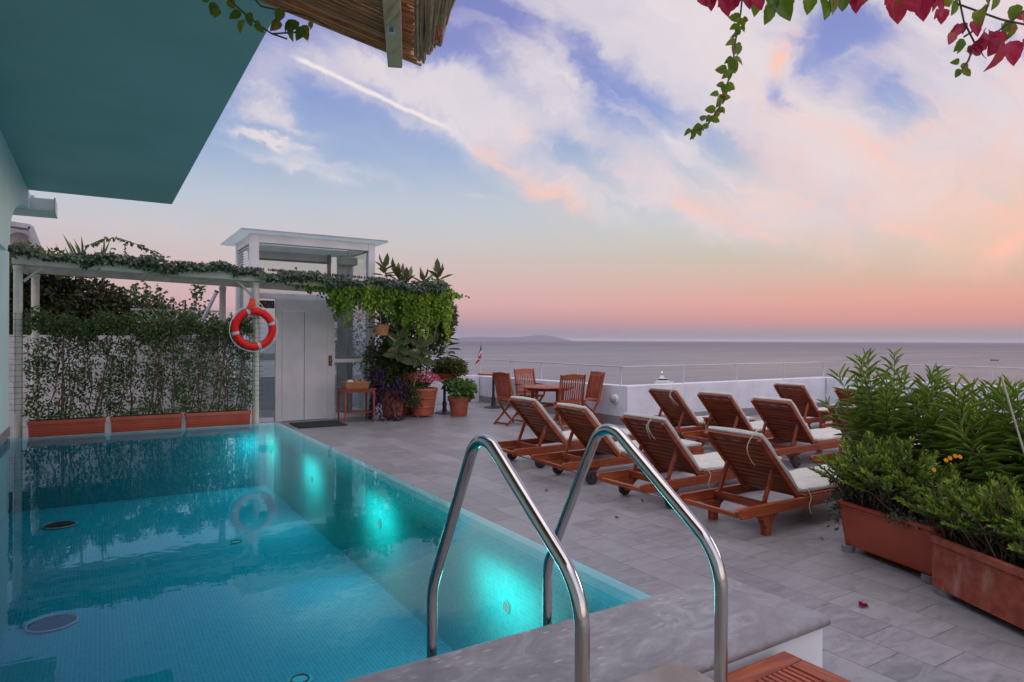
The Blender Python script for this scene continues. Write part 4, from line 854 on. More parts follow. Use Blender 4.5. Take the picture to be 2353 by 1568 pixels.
# rubber plant
t = thing('rubber_plant', (5.3, 12.42, .8), 'big leaved rubber plant reaching above the pergola roof', 'rubber plant')
heads = [(4.66, 12.1, 2.93), (4.98, 12.2, 2.80), (5.2, 12.3, 2.72), (5.58, 12.3, 2.74), (5.86, 12.2, 2.84), (6.0, 12.1, 1.55), (5.95, 12.0, 1.82), (4.80, 11.72, 1.50), (5.27, 11.75, 1.40), (5.75, 12.1, 1.75), (5.9, 12.2, 2.1), (5.45, 12.1, 1.9), (4.55, 12.0, 2.0), (5.6, 11.9, 1.45), (5.0, 12.1, 2.15)]
mb = MB()
for h in heads:
    b = Vector((5.28+random.uniform(-.12, .16), 12.42, .8)); e2 = Vector(h); mid = b.lerp(e2, .5)+Vector((random.uniform(-.1, .1), 0, .1)); mb.tube([b, mid, e2], [.024, .018, .010], 6)
mb.build('trunk', M['stem'], t, 60)
C_, D_, N_, L_, T_ = [], [], [], [], []
for i, h in enumerate(heads):
    for k in range(17):
        a = k*2.4+i; e2 = .5+k*.11; dn = Vector((math.cos(a)*e2, math.sin(a)*e2, 1.25-k*.10)); FR = i in (7, 8, 14)
        if FR: dn = dn*.55+Vector((math.cos(a)*.9, -.55, math.sin(a)*.9+.1))
        dn.normalize()
        C_.append(Vector(h)-Vector((0, 0, .022*k))); D_.append(dn); N_.append(Vector((-.4, -.9, .35)) if FR else Vector((-math.cos(a)*.8, -math.sin(a)*.8, .8)) if k > 2 else Vector((math.cos(a), math.sin(a), .3)))
        L_.append(random.uniform(.24, .36)); T_.append(random.uniform(.45, .76) if FR else random.uniform(.05, .75) if (k > 3 or i > 4) else random.uniform(.6, 1))
leaves('foliage', C_, D_, N_, L_, np.array(L_)*.42, M['fic'], t, .25, .12, np.array(T_), (.3, 1, .7, .8))
# mass of dark and fresh creeper around it, hanging curtains off the pergola
t = thing('hanging_creeper', (4.5, 10.95, 2.45), 'bright green creeper hanging in curtains from the pergola roof', 'creeper')
P_, T_ = [], []
for k in range(520):
    x = 2.5+3.0*random.random()**.7; lo = .12+.42*min(1, max(0, (x-2.7)/1.0)); L1 = (.1+.9*random.random()**1.4)*lo*(.6+.4*math.sin(x*7)*math.sin(x*3.1))*1.15
    if x > 3.3: L1 += random.choice((0, .1, .25, .4, .5))*random.random()*(1.3 if x > 4.6 else 1)
    y = PYF+random.uniform(-.13, .35); z = pz(x)-.05; sh = random.random()*.5
    m_ = int(L1/.022)
    for q in range(m_): P_.append((x+random.gauss(0, .022)+.02*math.sin(q*.4), y+random.gauss(0, .025), z-q*.022)); T_.append(min(1, sh*(.6 if y > PYF+.15 else 1.5)*(1.2-.5*q/max(m_, 1))+.3*random.random()+(.15 if x > 4.9 else 0)))
n = len(P_); leaves('foliage', P_, rdir(n)*.6+np.array([0, -.25, -.7]), np.array([0, -1, .6])+RNG.normal(size=(n, 3))*.5, RNG.uniform(.042, .07, n), RNG.uniform(.036, .056, n), M['bright'], t, tint=np.array(T_), shape=(.25, 1, .6, .8))
n = 1500; x = 5.22+RNG.normal(size=n)*.22; 
leaves('crest', np.stack([x, PYF-.1+RNG.random(n)*.3, 2.30+.28*RNG.random(n)*np.exp(-((x-5.25)/.28)**2)], 1), rdir(n)+np.array([0, -.4, .1]), np.array([0, -1, .8])+RNG.normal(size=(n, 3))*.5, .055, .045, M['bright'], t, shape=(.25, 1, .6, .8))
t = thing('dark_climber', (5.0, 12.3, .6), 'dark leafy climber mass behind the flower pots', 'climbing plant')
crown('foliage', (4.95, 12.35, 1.25), (.55, .3, .95), 7500, .07, .042, M['jas'], t, 18, -.2, 12)
crown('outer_foliage', (5.82, 12.1, 1.95), (.42, .3, .6), 3600, .07, .045, M['jas'], t, 16, -.2, 13)
mb = MB()
for k in range(7): mb.tube([(4.9+.12*k, 12.4, .0), (4.85+.14*k, 12.35, 1.0), (4.7+.2*k, 12.3, 2.2)], [.02, .015, .008], 6)
mb.build('stem', M['stem'], t)
for (a, b, l) in (((5.48, 11.6, 1.55), (5.62, 11.55, 2.1), 'bare diagonal cane in front of the rubber plant'), ((5.06, 11.6, .62), (5.16, 11.6, .9), 'short thin cane behind the purple pot')):
    o = MB().tube([a, b], .008, 6).build('plant_cane', M['wicker']); tag(o, l, 'cane')
t = thing('hanging_basket', (4.27, 11.2, 1.58), 'small wicker basket hanging under the pergola', 'basket')
MB().lathe([(.10, 0), (.115, .06), (.135, .17), (.142, .185), (.13, .19), (.11, .02), (0, .02)], (4.27, 11.2, 1.575), 28).build('basket', M['wicker'], t, 50)
mb = MB()
for a in (0, 2.1, 4.2): mb.tube([(4.27+.13*math.cos(a), 11.2+.13*math.sin(a), 1.765), (4.27, 11.2, 2.4)], .003, 5)
mb.build('cord', M['rope'], t)
# ================================================================ loungers (local: head end at x=0, feet towards +x)
def lounger(kind):
    t = thing('sun_lounger', (0, 0, 0), 'x', 'sun lounger', 'teak sun loungers on the terrace')
    hw = .29
    for s in (-1, 1):
        y0 = s*hw-.016; prof = [(0, .232), (.012, .205), (.06, .168), (1.98, .168), (2.02, .19), (2.02, .236), (2.0, .25), (.02, .25)]
        MB().prism(prof, lambda a, b, tt: (a, tt, b), y0, y0+.032).build('side_rail', M['tx'], t, 0, .005)
    MB().box(.03, .065, -hw+.017, hw-.017, .178, .212).build('end_bar', M['ty'], t, 0, .004)
    MB().box(.395, .425, -hw+.017, hw-.017, .178, .242).build('cross_bar', M['ty'], t, 0, .004)
    MB().box(1.2, 1.23, -hw+.017, hw-.017, .178, .23).build('cross_bar', M['ty'], t, 0, .004)
    def corbel(x, w_, y0):
        prof = [(x-.14, .1675), (x-.10, .15), (x-.065, .125), (x-.05, .09), (x-.032, .075), (x-.032, 0), (x+.032, 0), (x+.032, .075), (x+.05, .09), (x+.065, .125), (x+.10, .15), (x+.14, .1675)]
        return MB().prism(prof, lambda a, b, tt: (a, tt, b), y0, y0+w_)
    def wheels(x):
        for s in (-1, 1):
            y0 = s*.262-.018
            prof = [(x-.15, .1675), (x-.11, .145), (x-.06, .11), (x-.03, .05), (x+.03, .05), (x+.06, .11), (x+.11, .145), (x+.15, .1675)]
            MB().prism(prof, lambda a, b, tt: (a, tt, b), y0, y0+.036).build('wheel_bracket', M['tx'], t, 0, .004)
            yc = s*.305
            wl = MB().lathe([(.05, -.018), (.062, -.019), (.073, -.012), (.075, 0), (.073, .012), (.062, .019), (.05, .018)], (x, yc, .075), 26, 'y').build('wheel', M['rubber'], t, 40)
            MB().lathe([(.0, -.012), (.050, -.012), (.050, .012), (.0, .012)], (x, yc, .075), 22, 'y').build('hub', M['tz'], wl, 40)
            MB().lathe([(.0, -.024), (.012, -.024), (.012, .024), (0, .024)], (x, yc, .075), 12, 'y').build('axle_cap', M['brass'], wl, 40)
        MB().tube([(x, -.285, .075), (x, .285, .075)], .008, 8).build('axle', M['chrome'], t, 50)
    def legs(x):
        for s in (-1, 1): corbel(x, .058, s*.262-.029).build('leg', M['tz'], t, 0, .004)
    if kind == 'legs': legs(.38); wheels(1.68)
    else: wheels(.37); legs(1.70)
    # seat slats
    mb = MB()
    for k in range(19): x = .80+k*.0635; mb.box(x, x+.052, -hw-.014, hw+.014, .2505, .268)
    mb.build('seat_slats', M['ty'], t, 0, .003)
    # backrest
    pv, tp = Vector((.785, 0, .235)), Vector((.295, 0, .765 if kind != 'legs' else .745))
    dv = (tp-pv); L = dv.length; dv.normalize(); nv = Vector((dv.z, 0, -dv.x))       # nv: towards the feet/up = front side
    if nv.x < 0: nv = -nv
    def bp(a, y, d): q = pv+dv*a+nv*d; return (q.x, y, q.z)
    for s in (-1, 1):
        y0 = s*.262; MB()._add([bp(a, y, d) for d in (-.022, .022) for a, y in ((-.03, y0-.017), (L, y0-.017), (L, y0+.017), (-.03, y0+.017))], [(0, 3, 2, 1), (4, 5, 6, 7), (0, 1, 5, 4), (1, 2, 6, 5), (2, 3, 7, 6), (3, 0, 4, 7)]).build('back_rail', M['tx'], t, 0, .004)
    mb = MB(); ns_ = 11; st_ = (L-.10)/ns_
    for k in range(ns_):
        a0 = .01+k*st_; mb._add([bp(a, y, d) for d in (.002, .018) for a, y in ((a0, -.244), (a0+st_*.80, -.244), (a0+st_*.80, .244), (a0, .244))], [(0, 3, 2, 1), (4, 5, 6, 7), (0, 1, 5, 4), (1, 2, 6, 5), (2, 3, 7, 6), (3, 0, 4, 7)])
    mb.build('back_slats', M['ty'], t, 0, .003)
    poly = [(-.244, L), (.244, L)]
    for k in range(25): y = .244-.488*k/24; poly.append((y, L-.075+.02*abs(math.sin(3*PI*(y+.244)/.488))**1.6))
    MB().prism(poly, lambda y, a, d: bp(a, y, d), 0, .02).build('head_slat', M['ty'], t, 0, .003)
    for s in (-1, 1):
        y = s*.222; q = bp(L*.52, y, -.023); MB().beam(q, (.41, y, .2425), .024, .034, (1, 0, 0)).build('prop', M['tz'], t, 0, .003)
    # cushion
    def pad(a0, a1, hwid, th, f, n1=14, n2=8):
        mb = MB(); vs = []; 
        def top(a, y): 
            ea = min(a-a0, a1-a); ey = hwid-abs(y); e2 = min(ea, ey); return th*(.72+.28*min(1, max(0, e2)/.06)**.5)+.006*math.sin(a*19)*math.cos(y*11)
        A_ = [a0+(a1-a0)*i/n1 for i in range(n1+1)]; Y_ = [-hwid+2*hwid*j/n2 for j in range(n2+1)]
        top_ = [[f(a, y, top(a, y)) for y in Y_] for a in A_]; bot = [[f(a, y, .0) for y in Y_] for a in A_]
        idx = lambda i, j, b: b*(n1+1)*(n2+1)+i*(n2+1)+j
        vs = [p for r_ in top_ for p in r_]+[p for r_ in bot for p in r_]; fs = []
        for i in range(n1):
            for j in range(n2):
                fs.append((idx(i, j, 0), idx(i, j+1, 0), idx(i+1, j+1, 0), idx(i+1, j, 0))); fs.append((idx(i, j, 1), idx(i+1, j, 1), idx(i+1, j+1, 1), idx(i, j+1, 1)))
        for i in range(n1): 
            for j in (0, n2): fs.append((idx(i, j, 0), idx(i+1, j, 0), idx(i+1, j, 1), idx(i, j, 1)))
        for j in range(n2):
            for i in (0, n1): fs.append((idx(i, j, 0), idx(i, j+1, 0), idx(i, j+1, 1), idx(i, j, 1)))
        return mb._add(vs, fs)
    fb = lambda a, y, h: bp(a, y, .024+h)
    c1 = pad(.03, L+.012, .268, .055, fb).build('back_cushion', M['cushion'], t, 50, .012, 3)
    c2 = pad(.84, 2.02, .275, .052, lambda a, y, h: (a, y, .2685+h)).build('seat_cushion', M['cushion'], t, 50, .012, 3)
    return t
def catmull(P, n=6):
    P = [Vector(p) for p in P]; P = [P[0]*2-P[1]]+P+[P[-1]*2-P[-2]]; out = []
    for i in range(1, len(P)-2):
        for k in range(n):
            f = k/n; a, b, c, d = P[i-1:i+3]; out.append(.5*((2*b)+(c-a)*f+(2*a-5*b+4*c-d)*f*f+(3*b-a-3*c+d)*f**3))
    return out+[P[-2]]
def add_ties(root, kind, y0, dx, dz, both):
    L0, root.location, rz0 = root.location.copy(), (0, 0, 0), root.rotation_euler.z
    pv, tp = Vector((.785, 0, .235)), Vector((.295, 0, .765 if kind != 'legs' else .745)); dv = tp-pv; L = dv.length; dv.normalize(); nv = Vector((dv.z, 0, -dv.x))
    f = lambda a, y, d: pv+dv*a+nv*d+Vector((0, y, 0))
    cs = [c for c in root.children if c.name.startswith('back_cushion')][0]
    for q in range(2 if both else 1):
        e = .06*q
        pts = [f(L+.03, y0, .08), f(L+.045, y0+.01, .02), f(L+.0, y0+.05+e*.3, -.05), f(L-.06, y0+dx*.6+e*.5, -.085), f(L-.13-.5*dz, y0+dx+e, -.07), f(L-.13-dz, y0+dx+.01+e, -.06)]
        MB().tube(catmull(pts), .0042, 6).build('tie', M['tie'], cs, 60)
    c2 = [c for c in root.children if c.name.startswith('seat_cushion')][0]
    q = Vector((.86, -.285, .30)); MB().tube(catmull([q+Vector((-.03, .03, .0)), q, q+Vector((.015, -.025, -.06)), q+Vector((-.005, -.02, -.13)), q+Vector((.01, -.03, -.19))]), .0042, 6).build('tie', M['tie'], c2, 60)
    root.location = L0
LW = lounger('wheels'); LL = lounger('legs'); used = set()
SP = [(4.01, 3.56, 'legs', 0, 'teak lounger with straight head end legs, nearest the terracotta planters in the front row'),
      (3.98, 4.555, 'w', 0, 'teak lounger second in the front row from the planters, cream tie hanging behind its back'),
      (4.00, 5.71, 'w', 0, 'teak lounger second in the front row from the dining table'),
      (4.03, 6.70, 'w', 0, 'teak lounger at the dining table end of the front row'),
      (6.70, 7.04, 'w', 0, 'teak lounger in the middle row nearest the parapet corner'),
      (6.76, 6.13, 'w', 0, 'teak lounger in the middle row with a small teak table beside it'),
      (6.65, 5.16, 'w', 0, 'teak lounger in the middle row third from the parapet corner, wheel showing'),
      (6.60, 4.10, 'w', 0, 'teak lounger in the middle row half hidden by the oleander'),
      (9.38, 6.84, 'w', 0, 'teak lounger in the back row against the white parapet'),
      (9.28, 5.70, 'w', 0, 'teak lounger in the back row half hidden by the oleander')]
LIST = []
for x, y, k, rz, l in SP:
    src = LL if k == 'legs' else LW
    o = src if k not in used else copy_tree(src); used.add(k)
    o.location = (x, y, 0); o.rotation_euler.z = rz+random.uniform(-.022, .022); o['label'] = l; o['n'] = len(used)
    LIST.append((o, k, y, x))
for o, k, y, x in LIST:
    del o['n']
    if k == 'legs': add_ties(o, k, -.24, .12, .14, False)
    elif abs(y-4.555) < .01: add_ties(o, k, -.17, .06, .05, True)
    elif abs(y-7.04) < .01: add_ties(o, k, -.25, .02, .08, True)
# small teak side tables
def side_table():
    t = thing('side_table', (0, 0, 0), 'x', 'table', 'small teak tables between loungers')
    mb = MB()
    for k in range(6): mb.box(-.22+k*.075, -.22+k*.075+.066, -.2, .2, .355, .375)
    mb.build('slatted_top', M['ty'], t, 0, .003)
    for x in (-.2, .16):
        for y in (-.19, .15): MB().box(x, x+.04, y, y+.04, 0, .3545).build('leg', M['tz'], t, 0, .003)
    for y in (-.182, .165): MB().box(-.159, .159, y, y+.018, .30, .354).build('apron', M['tx'], t)
    return t
s0 = side_table(); s0.location = (7.80, 6.60, 0); s0['label'] = 'small teak side table between the two middle row loungers'
s1 = copy_tree(s0); s1.location = (10.15, 6.28, 0); s1['label'] = 'small teak side table beside the back row loungers'
# ================================================================ dining set
t = thing('dining_table', (6.98, 9.93, 0), 'round teak garden table between four folding chairs', 'table')
ZT, RTb = .66, .50
mb = MB(); mb.lathe([(.02, ZT-.022), (RTb-.01, ZT-.022), (RTb, ZT-.016), (RTb, ZT-.004), (RTb-.006, ZT), (.02, ZT)], (6.98, 9.93, 0), 48); mb.build('tabletop', M['tx'], t, 40)
mb = MB(); mb.tube([(6.98+.40*math.cos(a), 9.93+.40*math.sin(a), ZT-.048) for a in np.linspace(0, 2*PI, 9)[:-1]], .022, 4, True); mb.build('apron', M['tx'], t)
for a in (.35, .35+PI/2, .35+PI, .35+1.5*PI):
    x, y = 6.98+.33*math.cos(a), 9.93+.33*math.sin(a); MB().beam((x, y, 0), (x, y, ZT-.03), .055, .04, (1, 0, 0)).build('leg', M['tz'], t, 0, .004)
mb = MB().beam((6.98-.3, 9.93-.11, .3), (6.98+.3, 9.93+.11, .3), .03, .04).beam((6.98+.11, 9.93-.3, .341), (6.98-.11, 9.93+.3, .341), .03, .04); mb.build('stretcher', M['tx'], t)
MB().lathe([(.0, ZT+.0005), (.035, ZT+.001), (.03, ZT+.006), (0, ZT+.006)], (6.98, 9.93, 0), 20).build('parasol_hole_cover', M['dark'], t)
def chair(arms):
    t = thing('folding_chair', (0, 0, 0), 'x', 'chair', 'teak folding chairs round the table')
    hw = .215
    def stile(s):
        p = [(-.26, .93), (-.20, .70), (-.145, .43), (-.02, .22), (.20, 0)]; mb = MB(); y = s*hw
        wd = [.034, .04, .046, .042, .034]; vs = []; fs = []
        for (x, z), w_ in zip(p, wd):
            for dx, dy in ((-1, -1), (1, -1), (1, 1), (-1, 1)): vs.append((x+dx*w_/2, y+dy*.011, z+dx*w_*.12))
        for i in range(4):
            for k in range(4): l = (k+1) % 4; fs.append((i*4+k, i*4+l, i*4+4+l, i*4+4+k))
        fs += [(3, 2, 1, 0), (16, 17, 18, 19)]; return mb._add(vs, fs)
    for s in (-1, 1):
        stile(s).build('stile', M['tz'], t, 0, .004)
        MB().beam((.17, s*.182, .415), (-.27, s*.182, 0), .022, .038, (1, 0, .3)).build('leg', M['tz'], t, 0, .004)
    mb = MB(); n = 12; poly = [(-hw+.012, .845)]+[(hw-.012, .845)]+[(hw-.012-(2*hw-.024)*k/n, .915+.022*math.sin(PI*k/n)) for k in range(n+1)]
    mb.prism(poly, lambda y, z, d: (-.255+(.93-z)*.26+d, y, z), -.012, .012); mb.build('top_rail', M['ty'], t, 0, .004)
    MB().beam((-.158, -hw+.012, .475), (-.158, hw-.012, .475), .022, .05).build('lower_rail', M['ty'], t, 0, .004)
    mb = MB()
    for k in range(10):
        y = -.178+k*.0395; mb._add([(-.232+dx, y+dy, .846) for dx, dy in ((-.006, -.011), (.006, -.011), (.006, .011), (-.006, .011))]+[(-.158+dx, y+dy, .499) for dx, dy in ((-.006, -.011), (.006, -.011), (.006, .011), (-.006, .011))], [(0, 3, 2, 1), (4, 5, 6, 7), (0, 1, 5, 4), (1, 2, 6, 5), (2, 3, 7, 6), (3, 0, 4, 7)])
    mb.build('back_slats', M['tz'], t)
    mb = MB()
    for k in range(9): y = -.17+k*.0385; mb.box(-.15, .215, y, y+.031, .425, .441)
    for x in (-.13, .175): mb.box(x, x+.03, -.19, .19, .402, .4248)
    mb.build('seat', M['tx'], t, 0, .002)
    MB().beam((-.24, -.17, .035), (-.24, .17, .035), .022, .03).build('stretcher', M['ty'], t); MB().beam((.165, -hw+.012, .05), (.165, hw-.012, .05), .02, .03).build('stretcher', M['ty'], t)
    if arms:
        for s in (-1, 1):
            MB().beam((-.19, s*.235, .64), (.24, s*.235, .63), .045, .024).build('arm', M['tx'], t, 0, .006); MB().beam((.2, s*.235, .617), (.14, s*.215, .41), .03, .022, (1, 0, 0)).build('arm_post', M['tz'], t)
    return t
c_ = chair(False)
for i, (x, y, rz, l) in enumerate(((6.28, 10.02, .1, 'teak folding chair nearest the flower pots, seen from its side'), (6.80, 9.08, PI/2-.25, 'teak folding chair with its back to the loungers, nearest the camera of the four'), (7.50, 9.46, PI-.12, 'teak folding chair nearest the parapet lamp, turned towards the table'))):
    o = c_ if i == 0 else copy_tree(c_); o.location = (x, y, 0); o.rotation_euler.z = rz; o['label'] = l
o = chair(True); o.location = (7.20, 10.82, 0); o.rotation_euler.z = -PI/2-.05; o['label'] = 'teak folding armchair on the far side of the round table, facing the pool'
# ================================================================ right hand planters and shrubs
def planter(label, org, rz, Lx, wd, h, mt, ribbed, feet):
    t = thing('planter_box', org, label, 'planter', 'big terracotta planters on the right')
    # local: length along +x, width along +y
    mb = MB(); n = 14
    def out(z):                                                   # flare outwards towards the rim
        f = z/h; return (.0 if ribbed else -.045*(1-f)**1.6)
    prof = [z*h*.86 for z in (0, .1, .25, .4, .55, .7, .85, 1)]
    rings = []
    def ring(z, g, r): 
        pts = []
        for cx_, cy_, a0 in ((Lx-r, wd-r, 0), (r, wd-r, PI/2), (r, r, PI), (Lx-r, r, 1.5*PI)):
            for k in range(5): a = a0+PI/2*k/4; pts.append((cx_+(r+g)*math.cos(a), cy_+(r+g)*math.sin(a), z))
        return pts
    zs = [(z, out(z)) for z in prof]+[(h*.862, .006), (h*.90, .009), (h*.905, .004), (h*.93, .004), (h*.935, .016), (h, .018), (h, -.012), (h-.05, -.014)]
    if ribbed:
        zs = []
        m_ = 26
        for k in range(m_): z = h*.86*k/m_; zs += [(z, -.001*(1-k/m_)), (z+h*.86/m_*.45, .003)]
        zs += [(h*.87, .0), (h*.875, .012), (h*.99, .014), (h, .006), (h, -.02), (h-.05, -.02)]
    rg = [ring(z+.045, g, .03) for z, g in zs]; N_ = len(rg[0]); vs = [p for r_ in rg for p in r_]; fs = [tuple(range(N_-1, -1, -1))]
    for i in range(len(rg)-1):
        for k in range(N_): l = (k+1) % N_; fs.append((i*N_+k, i*N_+l, i*N_+N_+l, i*N_+N_+k))
    mb._add(vs, fs); o = mb_build_local(mb, 'box', mt, t, 35)
    mb_build_local(MB().box(.02, Lx-.02, .02, wd-.02, h-.0, h+.012), 'soil', M['soil'], t)
    for x, y in feet: mb_build_local(MB().lathe([(.042, 0), (.047, .02), (.047, .044), (0, .0445)], (x, y, 0), 14), 'foot', M['marble'], t, 40)
    t.rotation_euler.z = rz; return t
def mb_build_local(mb, name, mt, t, smooth=0):
    loc = t.location.copy(); t.location = (0, 0, 0); o = mb.build(name, mt, t, smooth); t.location = loc; return o
a, b = Vector((4.53, 2.80, 0)), Vector((4.345, 2.06, 0)); dd = b-a; rz1 = math.atan2(dd.y, dd.x)
planter('smooth terracotta planter under the small daisy bush, beyond the ribbed one', a, rz1, dd.length, .30, .315, M['plast'], False, ((.06, .04), (.70, .04), (.06, .26), (.70, .26)))
def bloom(t):
    o = oc(t); n1 = t.noise(t.map(o, (5, 5, 1.6)), 1.6, 6, .65); n2 = t.noise(t.map(o, (1, 1, 1)), 14, 5, .6)
    c = t.mix(t.step(n2, .35, .65), (.40, .095, .05), (.28, .055, .03)); c = t.mix(t.m('MULTIPLY', t.step(n1, .52, .78), .6), c, (.55, .36, .28)); c = t.mix(t.m('MULTIPLY', t.step(n1, .40, .25), .5), c, (.16, .04, .025))
    return principled(t, Base_Color=c, Roughness=.8, Normal=t.bump(n2, .2, .003))
M['bloom'] = mat('lime_stained_terracotta', bloom)
a2 = Vector((4.235, 2.03, 0)); e2 = Vector((3.965, 1.44, 0))-a2; rz2 = math.atan2(e2.y, e2.x)
planter('ribbed worn terracotta planter at the right edge, nearest the pool ledge', a2, rz2, 1.0, .34, .30, M['bloom'], True, ((.07, .05), (.07, .29), (.92, .05), (.92, .29)))
t0 = planter('long terracotta planter of oleanders standing behind the other two', Vector((5.28, 3.05, 0)), rz1-.12, 1.9, .36, .33, M['plast'], False, ((.08, .05), (1.8, .05), (.08, .3), (1.8, .3)))
def loc(org, rz, x, y, z): c, s = math.cos(rz), math.sin(rz); return Vector((org.x+x*c-y*s, org.y+x*s+y*c, z))
def oleander(name, label, base, n_st, Hh, spread, seed):
    g = random.Random(seed); t = thing(name, base, label, 'oleander', 'oleanders behind the planters'); mb = MB(); C_, D_, N_, L_, T_ = [], [], [], [], []
    for k in range(n_st):
        a = g.uniform(0, 2*PI); r = g.random()**.6*spread; h = Hh*g.uniform(.62, 1.02)*(1-.12*r/spread); p0 = base+Vector((math.cos(a)*r*.25, math.sin(a)*r*.25, 0)); tp = base+Vector((math.cos(a)*r, math.sin(a)*r, h)); pts = []
        for q in range(7): f = q/6; pts.append(p0.lerp(tp, f)+Vector((math.cos(a), math.sin(a), 0))*(-.06*math.sin(f*PI))+Vector((g.gauss(0, .006), g.gauss(0, .006), 0)))
        mb.tube(pts, [.008-.0009*q for q in range(7)], 5); ax = (tp-p0).normalized(); nw = int(h/.05); tone = g.uniform(0, .3)
        for q in range(nw):
            f = .22+.78*q/nw; p = p0.lerp(tp, f)+Vector((math.cos(a), math.sin(a), 0))*(-.06*math.sin(f*PI)); young = max(0, (f-.72)/.28)
            for w_ in range(3):
                b_ = q*1.05+w_*2.094+g.gauss(0, .25); sd = Vector((math.cos(b_), math.sin(b_), 0)); dr = (sd*(1-.55*young)+ax*(.55+.8*young)+Vector((0, 0, -.25*(1-young)*g.random()))).normalized()
                C_.append(p); D_.append(dr); N_.append(ax+sd*-.4); L_.append(g.uniform(.12, .21)*(1-.3*young)); T_.append(min(1, tone+.35*g.random()+.45*young))
    mb.build('stem', M['stemg'], t, 60)
    leaves('foliage', C_, D_, N_, L_, np.array(L_)*.085, M['ole'], t, .4, .3, np.array(T_), (.3, .9, .68, .8)); return t
for i, (x, y, n_, h_, s_) in enumerate(((.12, .16, 21, 1.18, .50), (.75, .2, 18, 1.04, .46), (1.25, .16, 20, .95, .48), (1.75, .2, 18, .88, .46))):
    b_ = loc(Vector((5.28, 3.05, 0)), rz1-.12, x, y, .33)
    oleander('oleander', ('tallest oleander, its tip above the horizon left of the others', 'oleander just right of the tallest one', 'oleander behind the yellow daisies and bamboo stake', 'oleander at the right edge of the terrace')[i], b_, n_, h_, s_, 40+i)
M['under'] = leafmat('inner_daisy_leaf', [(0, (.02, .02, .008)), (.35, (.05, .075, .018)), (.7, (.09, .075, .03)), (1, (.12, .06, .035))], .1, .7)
def daisy_bush(label, pts, n_st, Hh, spread, seed, flowers):
    g = random.Random(seed); base = sum((Vector(p) for p in pts), Vector())/len(pts); t = thing('daisy_bush', base, label, 'daisy bush', 'low daisy bushes in the planters'); mb = MB(); C_, D_, N_, L_, T_ = [], [], [], [], []
    dry = []
    for k in range(n_st):
        p0 = Vector(g.choice(pts))+Vector((g.gauss(0, .03), g.gauss(0, .03), 0)); a = g.uniform(0, 2*PI); e_2 = g.random()**.55; dirv = Vector((math.cos(a)*e_2, math.sin(a)*e_2, 1.0-.55*e_2)); Lh = Hh*g.uniform(.7, 1.05); tip = p0+Vector((dirv.x*spread, dirv.y*spread, dirv.z*Lh)); mid = p0.lerp(tip, .5)+Vector((0, 0, .05))
        mb.tube([p0, mid, tip], [.006, .0045, .003], 4)
        ax = (tip-mid).normalized(); tone = g.uniform(-.05, .45)
        for q in range(46):
            f = g.random(); r_ = .036; b_ = g.uniform(0, 2*PI); sd = (Vector((math.cos(b_), math.sin(b_), g.uniform(-.2, .6)))).normalized(); back = (1-f)*.15
            C_.append(tip-ax*back+sd*g.random()*.008); D_.append((sd+ax*(.4+1.4*f)).normalized()); N_.append(ax-sd*.3); L_.append(g.uniform(.026, .046)); T_.append(min(.94, max(0, tone+.5*f*g.random()+.1)))
        for q in range(16): dry.append(mid.lerp(tip, g.uniform(-.75, .5))+Vector((g.gauss(0, .02), g.gauss(0, .02), g.gauss(0, .02))))
    mb.build('stem', M['stem'], t, 60)
    leaves('foliage', C_, D_, N_, L_, np.array(L_)*.24, M['eur'], t, .2, .1, np.array(T_), (.4, .8, .72, 1.))
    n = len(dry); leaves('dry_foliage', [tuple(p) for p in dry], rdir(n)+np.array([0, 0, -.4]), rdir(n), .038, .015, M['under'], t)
    for q, c in enumerate(flowers):
        c = Vector(c); k = 13; an = np.linspace(0, 2*PI, k+1)[:-1]; tilt = Vector((-.45, -.75, .5)).normalized(); u_ = tilt.orthogonal().normalized(); v_ = tilt.cross(u_)
        fo = leaves('flower', [tuple(c)]*k, [tuple(u_*math.cos(x)+v_*math.sin(x)+tilt*.15) for x in an], [tuple(tilt)]*k, .015, .007, M['yel'], t, .1, .15)
        MB().lathe([(.004, 0), (.004, .003), (0, .004)], c, 10).build('flower_eye', M['brass'], fo)
    return t
pA = [loc(a, rz1, x, y, .33) for x in (.10, .2, .3, .42) for y in (.10, .2)]
daisy_bush('dark green daisy bush overhanging the smooth planter', pA, 230, .60, .34, 5, [])
pB = [loc(a2, rz2, x, y, .32) for x in (.06, .18, .3, .45, .6, .8) for y in (.1, .24)]
fl_ = [atd(u, v, 3.95) for u, v in ((2183, 1053), (2195, 1048), (2174, 1058), (2206, 1050), (2146, 1080))]
daisy_bush('bright green daisy bush with yellow flowers in the ribbed planter', pB, 280, .46, .28, 9, fl_)
# trailing succulent over the left rim
t = thing('trailing_succulent', loc(a, rz1, .02, .1, .36), 'grey green succulent trailing over the left end of the smooth planter', 'succulent')
n = 420; Cc = np.array([tuple(loc(a, rz1, -.02+random.gauss(0, .035), random.uniform(-.03, .2), .38+random.uniform(-.24, .06)*random.random()**.6)) for k in range(n)])
leaves('foliage', Cc, rdir(n)+np.array([-.3, .2, -.3]), rdir(n)+np.array([-.3, -.5, .4]), .028, .018, M['ivy'], t, .1, .1)
n = 160; Cc = np.array([tuple(loc(a, rz1, .52+random.gauss(0, .06), -.0+random.gauss(0, .02), .36+random.gauss(0, .015))) for k in range(n)])
leaves('rim_foliage', Cc, rdir(n), rdir(n)+np.array([0, 0, .6]), .026, .018, M['ivy'], t, .1, .1)
p, q = atd(2300, 862, 3.9), atd(2352, 1035, 3.9)
o = MB().tube([p, q, q+(q-p)*1.2], .0055, 8).build('bamboo_stake', M['tie']); tag(o, 'thin pale bamboo stake leaning among the oleanders', 'stake')
